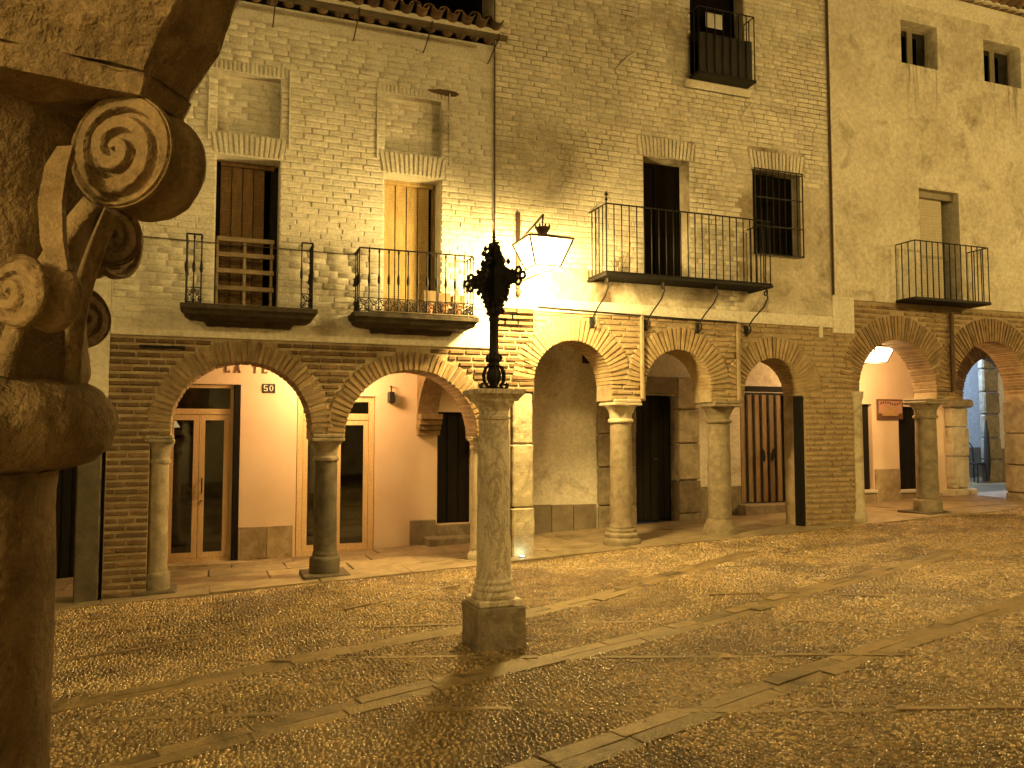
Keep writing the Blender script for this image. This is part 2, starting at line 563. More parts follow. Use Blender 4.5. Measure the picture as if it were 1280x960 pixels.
def arcade_core(x0, x1, top, arches, floors, y0, y1, name, mat, parent, extra=0.006):
    """arches: (xl, xr, centre z, r, spring z). floors: (xa, xb, z) solid stretches down to z; elsewhere spring."""
    prof = []
    cur = x0
    arches = sorted(arches)
    segs = []
    for (xl, xr, cz, r, sp) in arches:
        if xl > cur: segs.append(('s', cur, xl, sp))
        segs.append(('a', xl, xr, (cz, sp)))
        cur = xr
    if cur < x1: segs.append(('s', cur, x1, arches[-1][4]))
    for kind, a, b, d in segs:
        if kind == 's':
            pts = {a, b}
            for fa, fb, fz in floors:
                for q in (fa, fb):
                    if a < q < b: pts.add(q)
            pts = sorted(pts)
            for p, q in zip(pts, pts[1:]):
                m = (p + q) / 2
                z = next((fz for fa, fb, fz in floors if fa <= m <= fb), d)
                prof += [(p, z), (q, z)]
        else:
            cz, sp = d
            w = (b - a) / 2
            cx = (a + b) / 2
            prof.append((a, sp))
            for k in range(0, 33):
                th = PI - PI * k / 32
                prof.append((cx + (w + extra) * math.cos(th), cz + (w + extra) * math.sin(th)))
            prof.append((b, sp))
    # remove duplicates
    P = [prof[0]]
    for p in prof[1:]:
        if abs(p[0] - P[-1][0]) > 1e-6 or abs(p[1] - P[-1][1]) > 1e-6: P.append(p)
    n = len(P)
    vs = []
    for x, z in P:
        vs += [(x, y0, z), (x, y0, top), (x, y1, z), (x, y1, top)]
    fs = []
    for i in range(n - 1):
        a, b = 4 * i, 4 * i + 4
        if abs(P[i + 1][0] - P[i][0]) > 1e-6:
            fs.append((a, b, b + 1, a + 1))
            fs.append((b + 2, a + 2, a + 3, b + 3))
            fs.append((a + 1, b + 1, b + 3, a + 3))
        fs.append((a, a + 2, b + 2, b))
    fs.append((0, 1, 3, 2))
    e = 4 * (n - 1)
    fs.append((e, e + 2, e + 3, e + 1))
    return MB().add(vs, fs).build(name, mat, parent)


def rows(x0, x1, z0, z1, course, blen, joint, blocked, rng, zj=None):
    """bricks (xa, xb, za, zb) in running bond, skipping blocked(z0, z1) -> list of (a, b)"""
    outb = []
    z = z0
    k = 0
    zj = joint if zj is None else zj
    while z + course * 0.6 < z1:
        za, zb = z, min(z + course - zj, z1)
        iv = [(x0, x1)]
        for a, b in blocked(za, zb):
            nv = []
            for p, q in iv:
                if b <= p or a >= q: nv.append((p, q))
                else:
                    if a > p: nv.append((p, a))
                    if b < q: nv.append((b, q))
            iv = nv
        for p, q in iv:
            if q - p < 0.03: continue
            x = p
            first = True
            while x < q - 0.005:
                L = blen * rng.uniform(0.72, 1.18)
                if first and k % 2: L *= 0.5
                first = False
                e = x + L
                if q - e < blen * 0.35: e = q
                e = min(e, q)
                outb.append((x, e - (joint if e < q - 1e-6 else 0.0), za, zb))
                x = e
        z += course
        k += 1
    return outb


def brick_stuff(name, bricks, yb, depth, mat, parent, rng, jit=0.004, inset=0.008, kind='stuff'):
    """all bricks in one joined relief mesh; depth(x, z) -> how proud each brick stands"""
    n = len(bricks)
    B = np.array(bricks)
    d = np.array([depth((b[0] + b[1]) / 2, (b[2] + b[3]) / 2) for b in bricks])
    keep = d > 0.0015
    B = B[keep]; d = d[keep]
    n = len(B)
    V = np.zeros((n, 12, 3))
    V[:, [0, 3], 0] = B[:, 0:1]; V[:, [1, 2], 0] = B[:, 1:2]
    V[:, [0, 1], 2] = B[:, 2:3]; V[:, [2, 3], 2] = B[:, 3:4]
    V[:, 0:4, 1] = yb + 0.004
    V[:, 4:8, :] = V[:, 0:4, :]
    V[:, 8:12, :] = V[:, 0:4, :]
    s = np.array([[1, 1], [-1, 1], [-1, -1], [1, -1]]) * inset
    V[:, 8:12, 0] += s[:, 0]; V[:, 8:12, 2] += s[:, 1]
    V[:, 4:8, 1] = yb - d[:, None] * .55
    V[:, 8:12, 1] = yb - d[:, None] + rng.uniform(-0.22, 0.22, (n, 4)) * d[:, None]
    V[:, 4:, 0] += rng.uniform(-jit, jit, (n, 8))
    V[:, 4:, 2] += rng.uniform(-jit, jit, (n, 8)) * 0.6
    F = np.array([[8, 9, 10, 11], [4, 5, 9, 8], [5, 6, 10, 9], [6, 7, 11, 10], [7, 4, 8, 11], [0, 1, 5, 4], [1, 2, 6, 5], [2, 3, 7, 6], [3, 0, 4, 7]])
    faces = (F[None] + 12 * np.arange(n)[:, None, None]).reshape(-1, 4)
    me = np_mesh(name, V.reshape(-1, 3), faces)
    at = me.attributes.new('rnd', 'FLOAT', 'FACE')
    at.data.foreach_set('value', np.repeat(rng.random(n), 9).astype(np.float32))
    o = link(name, me, mat, parent)
    o['kind'] = kind
    return o


def np_mesh(name, verts, faces, smooth=False):
    me = bpy.data.meshes.new(name)
    nv, nf = len(verts), len(faces)
    k = faces.shape[1]
    me.vertices.add(nv)
    me.vertices.foreach_set('co', np.asarray(verts, np.float32).ravel())
    me.loops.add(nf * k)
    me.loops.foreach_set('vertex_index', np.asarray(faces, np.int32).ravel())
    me.polygons.add(nf)
    me.polygons.foreach_set('loop_start', np.arange(0, nf * k, k, dtype=np.int32))
    me.polygons.foreach_set('loop_total', np.full(nf, k, np.int32))
    if smooth:
        me.polygons.foreach_set('use_smooth', np.ones(nf, bool))
    me.update(calc_edges=True)
    me.validate()
    return me


def unit_bricks(mat, count=6, rng=random):
    """a few uneven unit bricks (x, z in 0..1, front at y=-1, back at 0)"""
    res = []
    for i in range(count):
        def j(a): return rng.uniform(-a, a)
        b = [(0, 0.2, 0), (1, 0.2, 0), (1, 0.2, 1), (0, 0.2, 1)]
        m_ = [(0.005 + j(.008), -0.55, 0.03 + j(.05)), (0.995 + j(.008), -0.55, 0.03 + j(.05)),
              (0.995 + j(.008), -0.55, 0.97 + j(.05)), (0.005 + j(.008), -0.55, 0.97 + j(.05))]
        f = [(0.03 + j(.01), -1 + j(.25), 0.14 + j(.05)), (0.97 + j(.01), -1 + j(.25), 0.14 + j(.05)),
             (0.97 + j(.01), -1 + j(.25), 0.86 + j(.05)), (0.03 + j(.01), -1 + j(.25), 0.86 + j(.05))]
        mb = MB().add(b + m_ + f, [(8, 9, 10, 11)] + [(4 + k, 4 + (k + 1) % 4, 8 + (k + 1) % 4, 8 + k) for k in range(4)]
                      + [(k, (k + 1) % 4, 4 + (k + 1) % 4, 4 + k) for k in range(4)])
        me = mb.mesh('brick')
        me.materials.append(mat)
        res.append(me)
    return res


UB = unit_bricks(M['brick_pale'])
UBD = unit_bricks(M['brick_dark'])
UBC = unit_bricks(M['brick'])
UBP = unit_bricks(M['paint'])
UBW = unit_bricks(M['paint_worn'])


def place_bricks(bricks, meshes, yb, proud, parent, limit, stuff_mat, rng, key=None, name='brick'):
    """the largest-looking ones as bricks of their own, the rest as one joined part"""
    if key: bricks = sorted(bricks, key=key)
    for (a, b, c, d) in bricks[:limit]:
        p = proud * rng.uniform(0.6, 1.35)
        shared(name, rng.choice(meshes), parent, (a, yb, c), (0, rng.uniform(-.008, .008), 0), (b - a, p, d - c))
    rest = bricks[limit:]
    if rest:
        r = np.random.default_rng(len(rest))
        brick_stuff('brickwork', rest, yb, lambda x, z: proud * r.uniform(0.6, 1.35), stuff_mat, parent, r)


def arch_ring(parent, cx, cz, r, length, y0, y1, spring, mat, pitch=.062, joint=.020, rng=random, jambs=(True, True)):
    """each radial brick of an arch is its own piece"""
    n = int(round(PI * r / pitch))
    da = PI / n
    metas = []
    for v in range(4):
        h0 = (r * da - joint * 0.75) / 2
        h1 = ((r + length) * da - joint * 1.5) / 2
        ra, rb = r + rng.uniform(-.003, .002), r + length + rng.uniform(-.025, .01)
        ya = y0 + rng.uniform(-.006, .006)
        vs = []
        for rr, h in ((ra, h0), (ra + .012, h0 + .003), (rb - .012, h1), (rb, h1 - .004)):
            for s in (-1, 1):
                inset = .008 if rr in (ra, rb) else 0.0
                vs.append((rr, ya + inset, s * (h - 0.004)))
                vs.append((rr, y1, s * h))
        # order per station: (-front, -back, +front, +back)
        fs = []
        for k in range(3):
            a, b = 4 * k, 4 * k + 4
            fs += [(a, a + 2, b + 2, b), (a + 2, a + 3, b + 3, b + 2), (a + 3, a + 1, b + 1, b + 3), (a + 1, a, b, b + 1)]
        fs += [(0, 1, 3, 2), (12, 14, 15, 13)]
        me = MB().add(vs, fs).mesh('voussoir')
        me.materials.append(mat)
        metas.append(me)
    for i in range(n):
        a = da * (i + .5)
        shared('voussoir', rng.choice(metas), parent, (cx, rng.uniform(-.004, .004), cz), (0, -a + rng.uniform(-.012, .012), 0))


def ring_block(arches):
    """intervals occupied by the arch openings and rings at a course"""
    def f(za, zb):
        iv = []
        zm = (za + zb) / 2
        for (cx, cz, r, length, spring, w) in arches:
            if zb <= spring: continue
            if zm <= cz:
                iv.append((cx - w - 0.002, cx + w + 0.002))
            else:
                R = r + length + 0.012
                h = max(za - cz, 0)
                if h < R:
                    q = math.sqrt(R * R - h * h)
                    iv.append((cx - q, cx + q))
        return iv
    return f


def roughen(o, strength, scale, levels=0):
    """worn, uneven stone: real displacement of the surface"""
    if levels:
        sm = o.modifiers.new('subdivide', 'SUBSURF'); sm.subdivision_type = 'SIMPLE'; sm.levels = sm.render_levels = levels
    key = 'worn_%.3f' % scale
    t = bpy.data.textures.get(key)
    if t is None:
        t = bpy.data.textures.new(key, 'CLOUDS'); t.noise_scale = scale; t.noise_depth = 3
    d = o.modifiers.new('wear', 'DISPLACE')
    d.texture = t; d.texture_coords = 'GLOBAL'; d.strength = strength; d.mid_level = .5
    return o


# ------------------------------------------------------------------ small builders
def arcade_column(parent, x, y, z0, z1, r, kind, mat, capmat=None, basemat=None, label=None):
    """shaft with its base and capital; z0 ground, z1 top of the impost"""
    capmat = capmat or mat; basemat = basemat or mat
    H = z1 - z0
    bh, ch = (0.24, 0.30) if kind != 'slim' else (0.12, 0.14)
    prof = [(r * 1.04, z0 + bh - .01), (r * 1.05, z0 + bh + .03), (r, z0 + bh + .06), (r * 0.985, z0 + H * .5), (r * 0.93, z1 - ch + .005)]
    sh = MB().lathe(prof, (x, y, 0), 28).build('column', mat, parent, smooth=True, angle=40)
    roughen(sh, .022, .18, 2)
    if label: sh['label'] = label
    b = MB()
    if kind == 'round':        # rounded bulging base on a rough block
        b.lathe([(r * 1.50, z0 - .1), (r * 1.62, z0 + .02), (r * 1.60, z0 + .09), (r * 1.45, z0 + .115), (r * 1.48, z0 + .14), (r * 1.46, z0 + .17),
                 (r * 1.25, z0 + .19), (r * 1.27, z0 + .22), (r * 1.20, z0 + bh), (r * .9, z0 + bh)], (x, y, 0), 28)
    elif kind == 'flare':      # conical foot
        b.lathe([(r * 1.55, z0 - .1), (r * 1.50, z0 + .03), (r * 1.38, z0 + .11), (r * 1.2, z0 + .19), (r * 1.12, z0 + bh), (r * .9, z0 + bh)], (x, y, 0), 28)
    elif kind == 'drum':       # plain drum on a slab
        b.lathe([(r * 1.30, z0 - .1), (r * 1.30, z0 + .19), (r * 1.22, z0 + .225), (r * 1.08, z0 + bh), (r * .9, z0 + bh)], (x, y, 0), 28)
    else:
        b.lathe([(r * 1.5, z0 - .1), (r * 1.5, z0 + .06), (r * 1.15, z0 + .10), (r * 1.05, z0 + bh), (r * .9, z0 + bh)], (x, y, 0), 20)
    roughen(b.build('base', basemat, sh, smooth=True, angle=60), .025, .10, 1)
    if kind == 'drum':
        s = r * 1.95
        MB().bevbox(x - s, x + s, y - s, y + s, z0 - .08, z0 + .035, .01).build('foot_slab', M['stone_dark'], sh)
    zc = z1 - ch
    c = MB()
    c.lathe([(r * .90, zc - .02), (r * 1.10, zc - .015), (r * 1.14, zc + .01), (r * 1.08, zc + .03), (r * .96, zc + .04), (r * 1.0, zc + ch * .35),
             (r * 1.18, zc + ch * .58), (r * 1.42, zc + ch * .74), (r * 1.2, zc + ch * .76)], (x, y, 0), 28)
    roughen(c.build('capital', capmat, sh, smooth=True, angle=60), .02, .08, 1)
    w = r * 1.42
    a = MB()
    a.bevbox(x - w, x + w, y - w, y + w, z1 - ch * .26, z1 - .10 * ch, .012)
    roughen(a.build('abacus', capmat, sh), .018, .1, 3)
    a = MB()
    a.bevbox(x - w * .92, x + w * .92, y - w * 1.0, y + w * 1.0, z1 - .10 * ch, z1 + .012, .008)
    a.build('impost', capmat, sh)
    return sh


def spiral(c, r0, r1, turns, a0=0.0, n=24, plane='xz', flip=1):
    pts = []
    for i in range(n + 1):
        t = i / n
        a = a0 + flip * turns * 2 * PI * t
        r = r0 + (r1 - r0) * t
        u, w = r * math.cos(a), r * math.sin(a)
        if plane == 'xz': pts.append((c[0] + u, c[1], c[2] + w))
        else: pts.append((c[0], c[1] + u, c[2] + w))
    return pts


def baluster_mesh(h, r, mat, style='knop'):
    if style == 'knop':
        prof = [(r, 0), (r, .03), (r * 1.6, .045), (r, .06), (r, h * .44), (r * 2.0, h * .47), (r * 2.3, h * .5), (r * 2.0, h * .56), (r, h * .62), (r, h * .93), (r * 1.7, h * .95), (r, h)]
    else:
        prof = [(r, 0), (r, h * .5), (r, h)]
    me = MB().lathe(prof, n=8).mesh('baluster', True)
    me.materials.append(mat)
    return me


# ================================================================== GROUND
gx = np.concatenate([[-60, -20, -8], np.linspace(-5, 20, 126), [30, 60]])
gy = np.concatenate([[-40, -12], np.linspace(-4, 18, 111), [30, 70]])
GX, GY = np.meshgrid(gx, gy)
GZ = gz(GX, GY) + np.where((np.abs(GX) < 25) & (GY < 10.0), undul(GX, GY), 0.0)
vg = np.stack([GX, GY, GZ], -1).reshape(-1, 3)
ni, nj = len(gy), len(gx)
I, J = np.meshgrid(np.arange(ni - 1), np.arange(nj - 1), indexing='ij')
q = (I * nj + J).ravel()
ground = link('plaza_ground', np_mesh('plaza_ground', vg, np.stack([q, q + 1, q + nj + 1, q + nj], -1), True), M['ground'])
tag(ground, 'dark earth bedding of the sloping pebble paved square', 'ground', kind='structure')

# bands of granite slabs dividing the pebble paving (polylines on the ground, metres)
BANDS = [
    ([(-0.9, 3.08), (1.62, 3.75), (5.49, 4.76), (7.2, 5.2)], 'double'),
    ([(-1.4, 4.50), (1.63, 5.32), (3.90, 5.86), (5.18, 6.25), (8.4, 7.25)], 'double'),
    ([(-1.4, 5.95), (0.6, 6.42), (2.3, 6.80), (3.56, 7.22), (6.59, 8.70)], 'double'),
    ([(-1.5, 7.30), (1.27, 8.10), (3.4, 9.0)], 'single'),
    ([(-1.3, 5.95), (0.56, 5.17), (1.73, 4.60), (4.25, 3.25)], 'single'),
    ([(0.1, 6.75), (2.71, 5.37), (5.18, 3.94)], 'single'),
    ([(-1.3, 8.32), (0.1, 7.75), (2.15, 6.90), (4.3, 5.75), (5.9, 4.4)], 'single'),
    ([(-1.5, 9.32), (0.96, 8.32), (2.89, 7.62), (5.31, 6.36), (6.6, 4.95)], 'single'),
    ([(4.2, 8.75), (6.6, 7.45), (9.0, 6.3)], 'single'),
]
slab_meshes = []
for k in range(5):
    me = MB().bevbox(-.5, .5, -.5, .5, -1, 0, .03).mesh('slab')
    for v in me.vertices:
        v.co.x += random.uniform(-.012, .012); v.co.y += random.uniform(-.04, .04); v.co.z += random.uniform(-.06, .06)
    me.materials.append(M['slab'])
    slab_meshes.append(me)
segs_excl = []
for poly, kind in BANDS:
    for (ax, ay), (bx, by) in zip(poly, poly[1:]):
        L = math.hypot(bx - ax, by - ay)
        ux, uy = (bx - ax) / L, (by - ay) / L
        offs = (-0.068, 0.068) if kind == 'double' else (0.0,)
        half = 0.128 if kind == 'double' else 0.03
        segs_excl.append((ax, ay, bx, by, half))
        for off in offs:
            s = 0.0
            while s < L - .05:
                l = min(random.uniform(.38, .85), L - s)
                if L - s - l < .15: l = L - s
                m = s + l / 2
                o_ = off + random.uniform(-.008, .008) * (1 if kind == 'double' else 2.5)
                x, y = ax + ux * m - uy * o_, ay + uy * m + ux * o_
                if kind == 'single' and random.random() < .3:
                    s += l; continue
                if not (y < 9.7 and x > -3):
                    s += l; continue
                z = gz(x, y) + float(undul(x, y))
                tilt = math.atan(0.042 * ux - 0.0205 * uy)
                sl = shared('slab', random.choice(slab_meshes), ground, (x, y, z + .007 + random.uniform(-.003, .003)),
                            (random.uniform(-.012, .012), -tilt, math.atan2(uy, ux)), (l - .012, (.126 if kind == 'double' else .062), .05))
                s += l

# pebbles set on edge, only where the square can be seen
def pebbles():
    sp = 0.0325
    xs = np.arange(-2.2, 13.5, sp)
    ys = np.arange(2.3, 9.85, sp)
    X, Y = np.meshgrid(xs, ys)
    X = X.ravel() + RNG.uniform(-.4, .4, X.size) * sp
    Y = Y.ravel() + RNG.uniform(-.4, .4, Y.size) * sp
    yaw = math.radians(20.6)
    fwd = X * math.sin(yaw) + Y * math.cos(yaw)
    rgt = X * math.cos(yaw) - Y * math.sin(yaw)
    ok = (np.abs(rgt) < fwd * 0.70 + 0.4) & (fwd > 3.0)
    # thin out far away
    ok &= RNG.random(X.size) < np.clip(1.25 - (fwd - 7) * .10, .55, 1)
    X, Y = X[ok], Y[ok]
    ok = np.ones(X.size, bool)
    for ax, ay, bx, by, half in segs_excl:
        dx, dy = bx - ax, by - ay
        t = np.clip(((X - ax) * dx + (Y - ay) * dy) / (dx * dx + dy * dy), 0, 1)
        d = np.hypot(X - ax - t * dx, Y - ay - t * dy)
        ok &= d > half + RNG.uniform(-.036, .012, X.size)
    ok &= ~((np.abs(X - 2.15) < .22) & (np.abs(Y - 6.14) < .22))
    X, Y = X[ok], Y[ok]
    n = X.size
    ang = 1.1 * np.sin(.9 * X + 1.3) * np.cos(.8 * Y) + 1.6 * np.sin(.31 * X - .5 * Y) + RNG.normal(0, .35, n)
    la = RNG.uniform(.013, .025, n); lb = RNG.uniform(.008, .0145, n); hh = RNG.uniform(.006, .014, n)
    K = 6
    th = 2 * PI * np.arange(K) / K
    rings = [(1.0, -.35), (.78, .62)]
    V = np.zeros((n, 2 * K + 1, 3))
    c, s = np.cos(ang)[:, None], np.sin(ang)[:, None]
    Z0 = gz(X, Y) + undul(X, Y)
    tx, ty = RNG.normal(0, .10, n), RNG.normal(0, .10, n)
    for k, (rr, zz) in enumerate(rings):
        u = la[:, None] * rr * np.cos(th)[None] * RNG.uniform(.85, 1.15, (n, K))
        w = lb[:, None] * rr * np.sin(th)[None] * RNG.uniform(.85, 1.15, (n, K))
        V[:, k * K:(k + 1) * K, 0] = X[:, None] + u * c - w * s
        V[:, k * K:(k + 1) * K, 1] = Y[:, None] + u * s + w * c
        V[:, k * K:(k + 1) * K, 2] = Z0[:, None] + hh[:, None] * zz + tx[:, None] * u + ty[:, None] * w
    V[:, 2 * K, 0] = X; V[:, 2 * K, 1] = Y; V[:, 2 * K, 2] = Z0 + hh
    i = np.arange(K); j = (i + 1) % K
    F = np.concatenate([np.stack([i, j, j + K], -1), np.stack([i, j + K, i + K], -1), np.stack([i + K, j + K, np.full(K, 2 * K)], -1)])
    faces = (F[None] + (2 * K + 1) * np.arange(n)[:, None, None]).reshape(-1, 3)
    me = np_mesh('pebbles', V.reshape(-1, 3), faces, True)
    at = me.attributes.new('rnd', 'FLOAT', 'FACE')
    at.data.foreach_set('value', np.repeat(RNG.random(n), len(F)).astype(np.float32))
    o = link('pebble_paving', me, M['pebble'], ground)
    o['kind'] = 'stuff'
pebbles()

# gallery pavement under the arcades: stone flags
pave = MB()
pv = []
for x in (-5.0, 20.0):
    for y in (9.86, 12.32):
        for dz in (-.3, -.012):
            pv.append((x, y, gz(x, y) + dz))
pave.add(pv, [(0, 2, 6, 4), (1, 5, 7, 3), (0, 4, 5, 1), (2, 3, 7, 6), (0, 1, 3, 2), (4, 6, 7, 5)])
pave = pave.build('gallery_pavement', M['ground'])
tag(pave, 'stone flagged walk under the arcades of the houses', 'pavement', kind='structure')
flag_meshes = []
for k in range(5):
    me = MB().bevbox(-.5, .5, -.5, .5, -1, 0, .018).mesh('flagstone')
    for v in me.vertices:
        v.co.x += random.uniform(-.01, .01); v.co.y += random.uniform(-.012, .012); v.co.z += random.uniform(-.05, .05)
    me.materials.append(M['paving'])
    flag_meshes.append(me)
tiltx = -math.atan(0.0205); tilty = -math.atan(0.042)
ry = 9.87
for w in (.62, .66, .60, .52):
    x = -3.0 + random.uniform(0, .5)
    first_row = ry < 9.9
    while x < 16.5:
        l = random.uniform(.7, 1.25)
        fe = random.uniform(-.10, .03) if first_row else 0
        cxm, cym = x + l / 2, ry + w / 2 + fe / 2
        shared('flagstone', random.choice(flag_meshes), pave, (cxm, cym, gz(cxm, cym) + .020 + random.uniform(-.006, .006)),
               (tiltx + random.uniform(-.004, .004), tilty + random.uniform(-.004, .004), 0), (l - .012, w - .012 - fe, .06))
        x += l
    ry += w


def floor_z(x, y):
    return gz(x, y) + .020


# ================================================================== HOUSE A: white painted brick, two balconies
rnd = random.Random(3)
hA = thing('house', 'white painted brick house with two stone balconies, roof gutter and glazed shop doors', 'house', (1.2, YF, gz(1.2, YF)), 'arcaded houses along the square')

A_TOP = 2.77
A_RING = .25
archA = [(0.36, 1.70, .80, A_RING, 1.60, .80), (2.45, 1.58, .87, A_RING, 1.56, .87)]
arcade_core(-1.10, 4.15, A_TOP + .3, [(-.44, 1.16, 1.70, .80, 1.60), (1.58, 3.32, 1.58, .87, 1.56)],
            [(-1.10, -.66, -.6), (3.40, 3.80, -.6), (3.80, 4.15, 2.19)], YC, YR, 'arcade_wall', M['mortar'], hA)
for cx, cz, r, ln, sp, w in archA:
    arch_ring(hA, cx, cz, r, ln, YF - .002, YR + .006, sp, M['brick'], rng=rnd)
bl = ring_block(archA)
def blockA(za, zb):
    iv = list(bl(za, zb))
    if zb < 1.60: iv.append((-.66, 3.40))
    if zb < 2.20: iv.append((3.80, 4.2))
    if zb > 2.20 and za < A_TOP: pass
    return iv
bricksA = rows(-1.10, 3.60, -.30, A_TOP, .083, .25, .022, blockA, rnd, zj=.034)
bricksA += rows(3.60, 4.14, 2.20, 3.36, .083, .25, .022, lambda a, b: bl(a, b) if b < A_TOP else [], rnd, zj=.034)
place_bricks(bricksA, UBD, YC, .020, hA, 300, M['brick_dark'], rnd, key=lambda b: abs((b[0] + b[1]) / 2 + .4) + .0 * b[2])
# black strip standing in for the dark gap of a lost beam
MB().bevbox(-.80, -.30, YF - .006, YC + .02, 2.615, 2.66, .006).build('gap_strip', M['blackwood'], hA)
# side face of the pier
MB().box(-1.112, -1.101, YC, YR, -.5, A_TOP).build('pier_side', M['mortar'], hA)
# stone pillar beside the seam, two drums
for z0, z1, dx in ((-.30, .62, .0), (.635, 1.48, .01), (1.495, 2.18, .018)):
    mb = MB(); mb.bevbox(3.82 + dx, 4.14 - dx, YF - .02 + dx, YR - .05, z0, z1, .018)
    roughen(mb.build('pillar_block', M['stone_pale'], hA), .03, .16, 4)
arcade_column(hA, -.56, YF + .16, floor_z(-.56, YF), 1.60, .115, 'drum', M['stone'], M['stone'], M['stone'])
arcade_column(hA, 1.37, YF + .16, floor_z(1.37, YF), 1.61, .145, 'drum', M['stone_dark'], M['stone'], M['stone_dark'], label='dark granite column between the two arches')
arcade_column(hA, 3.36, YF + .16, floor_z(3.36, YF), 1.57, .075, 'slim', M['stone_pale'])

# upper wall
HOLA = [(0.0, .74, 3.13, 5.02), (0.0, .73, 5.30, 6.06), (2.05, 2.81, 3.13, 5.01), (2.05, 2.81, 5.32, 6.08)]
wall_grid(-1.10, 3.54, A_TOP, 6.98, HOLA, YF + .006, YR, 'wall', M['paint'], hA)
MB().bevbox(-1.10, 3.60, YF - .012, YF + .004, A_TOP + .002, A_TOP + .20, .005).build('plaster_band', M['plaster'], hA)
def lintels(x0, x1, z0, z1, n, mat, parent, yb, splay=.12, proud=.02):
    w = (x1 - x0) / n
    cx = (x0 + x1) / 2
    for i in range(n):
        a, b = x0 + i * w + .006, x0 + (i + 1) * w - .006
        sa, sb = (a - cx) * splay, (b - cx) * splay
        e = rnd.uniform(-.012, .012)
        y = yb - proud * rnd.uniform(.8, 1.3)
        mb = MB().add([(a, yb + .01, z0), (b, yb + .01, z0), (b + sb, yb + .01, z1 + e), (a + sa, yb + .01, z1 + e),
                       (a + .006, y, z0 + .006), (b - .006, y, z0 + .006), (b + sb - .006, y, z1 + e - .008), (a + sa + .006, y, z1 + e - .008)],
                      [(4, 5, 6, 7), (0, 1, 5, 4), (1, 2, 6, 5), (2, 3, 7, 6), (3, 0, 4, 7)])
        mb.build('voussoir', mat, parent)
lintels(-.03, .77, 5.035, 5.285, 14, M['paint'], hA, YF + .006)
lintels(2.02, 2.84, 5.03, 5.305, 14, M['paint'], hA, YF + .006)
lintels(-.10, .83, 6.075, 6.20, 18, M['paint'], hA, YF + .006, 0, .016)
lintels(1.95, 2.91, 6.10, 6.20, 18, M['paint'], hA, YF + .006, 0, .012)
def blockAU(za, zb):
    iv = []
    zm = (za + zb) / 2
    for (a, b, c, d) in HOLA:
        if c - .005 < zm < d + .005: iv.append((a - .01, b + .01))
    if 5.02 < zm < 5.32: iv += [(-.06, .80), (1.99, 2.87)]
    if 6.0 < zm < 6.21: iv += [(-.11, .84), (1.94, 2.92)]
    return iv
upA = rows(-1.08, 3.535, 2.97, 6.80, .079, .255, .014, blockAU, rnd)
def fld(x, z, s):   # a slow wavy field for where the render coat covers the brick
    return .5 + .25 * math.sin(2.1 * x * s + .7) * math.sin(1.7 * z * s + 1.1) + .25 * math.sin(.9 * x * s - 1.9 * z * s)
rA = random.Random(5)
def depA(x, z):
    d = rA.uniform(.009, .020)
    if z < 3.95: d *= .8 if fld(x, z, 1.4) > .25 else 0.3
    if z < 3.2: d *= .5 if rA.random() < .5 else 0
    if z > 6.35: d *= .45
    if x > 3.0 and z > 5.6: d *= .5
    return d
nearA = sorted(upA, key=lambda b: abs((b[0] + b[1]) / 2 - 1.4) + abs((b[2] + b[3]) / 2 - 4.5))
pick = [b for b in nearA if b[2] > 3.95 and b[3] < 6.3][:280]
pk = set(pick)
for (a, b, c, d) in pick:
    shared('painted_brick', rA.choice(UBP), hA, (a, YF + .006, c), (0, rA.uniform(-.008, .008), 0), (b - a, rA.uniform(.009, .020), d - c))
brick_stuff('painted_brickwork', [b for b in upA if b not in pk], YF + .006, depA, M['paint'], hA, np.random.default_rng(4), jit=.0045)
# blind windows: shallow recesses with painted brick
for x0, x1, z0, z1 in ((0.0, .73, 5.30, 6.06), (2.05, 2.81, 5.32, 6.08)):
    w = MB().box(x0 - .02, x1 + .02, YF + .135, YF + .2, z0 - .02, z1 + .02).build('blind_window', M['paint'], hA)
    brick_stuff('blind_window_brickwork', rows(x0, x1, z0, z1 - .01, .079, .25, .014, lambda a, b: [], rnd), YF + .135,
                lambda x, z: rA.uniform(.006, .016), M['paint'], w, np.random.default_rng(9))
    # thin raised frame line either side
    for xx in (x0 - .115, x1 + .10):
        MB().bevbox(xx, xx + .018, YF - .022, YF + .004, z0 - .12, z1 + .12, .004).build('frame_line', M['paint'], hA)
# a patch of lost plaster
pts = [(2.62, 6.21), (2.70, 6.185), (2.80, 6.17), (2.92, 6.165), (3.0, 6.175), (3.05, 6.21), (3.0, 6.235), (2.9, 6.245), (2.78, 6.24), (2.70, 6.225)]
MB().prism(pts, YF - .02, YF + .01).build('exposed_brick', M['brick_dark'], hA)

# balcony windows
def balcony_door(parent, x0, x1, z0, z1, blind, gap_right, side_mat):
    w = MB().box(x0 - .03, x1 + .03, YF + .42, YF + .47, z0, z1 + .02).build('window', M['dark'], parent)
    MB().box(x0 + .002, x0 + .05, YF + .30, YF + .37, z0, z1 - .002).build('frame', M['window_frame'] if side_mat is None else side_mat, w)
    MB().box(x0 + .052, x1 - gap_right, YF + .28, YF + .30, z0 + .06, z1 - .03).build('cane_blind', blind, w)
    for k in range(1, 4):
        xx = x0 + .05 + (x1 - gap_right - x0 - .05) * k / 4
        MB().tube([(xx, YF + .276, z0 + .06), (xx, YF + .276, z1 - .05)], .004, 5).build('blind_cord', M['blackwood'], w)
    MB().box(x1 - gap_right * .55, x1 - .002, YF + .31, YF + .38, z0, z1 - .002).build('frame', side_mat or M['window_frame'], w)
    MB().box(x0 + .05, x1 - .05, YF + .24, YF + .30, z1 - .06, z1 - .003).build('roller', blind, w)
    return w
wA1 = balcony_door(hA, 0.0, .74, 3.12, 5.02, M['blind_dark'], .17, M['blackwood'])
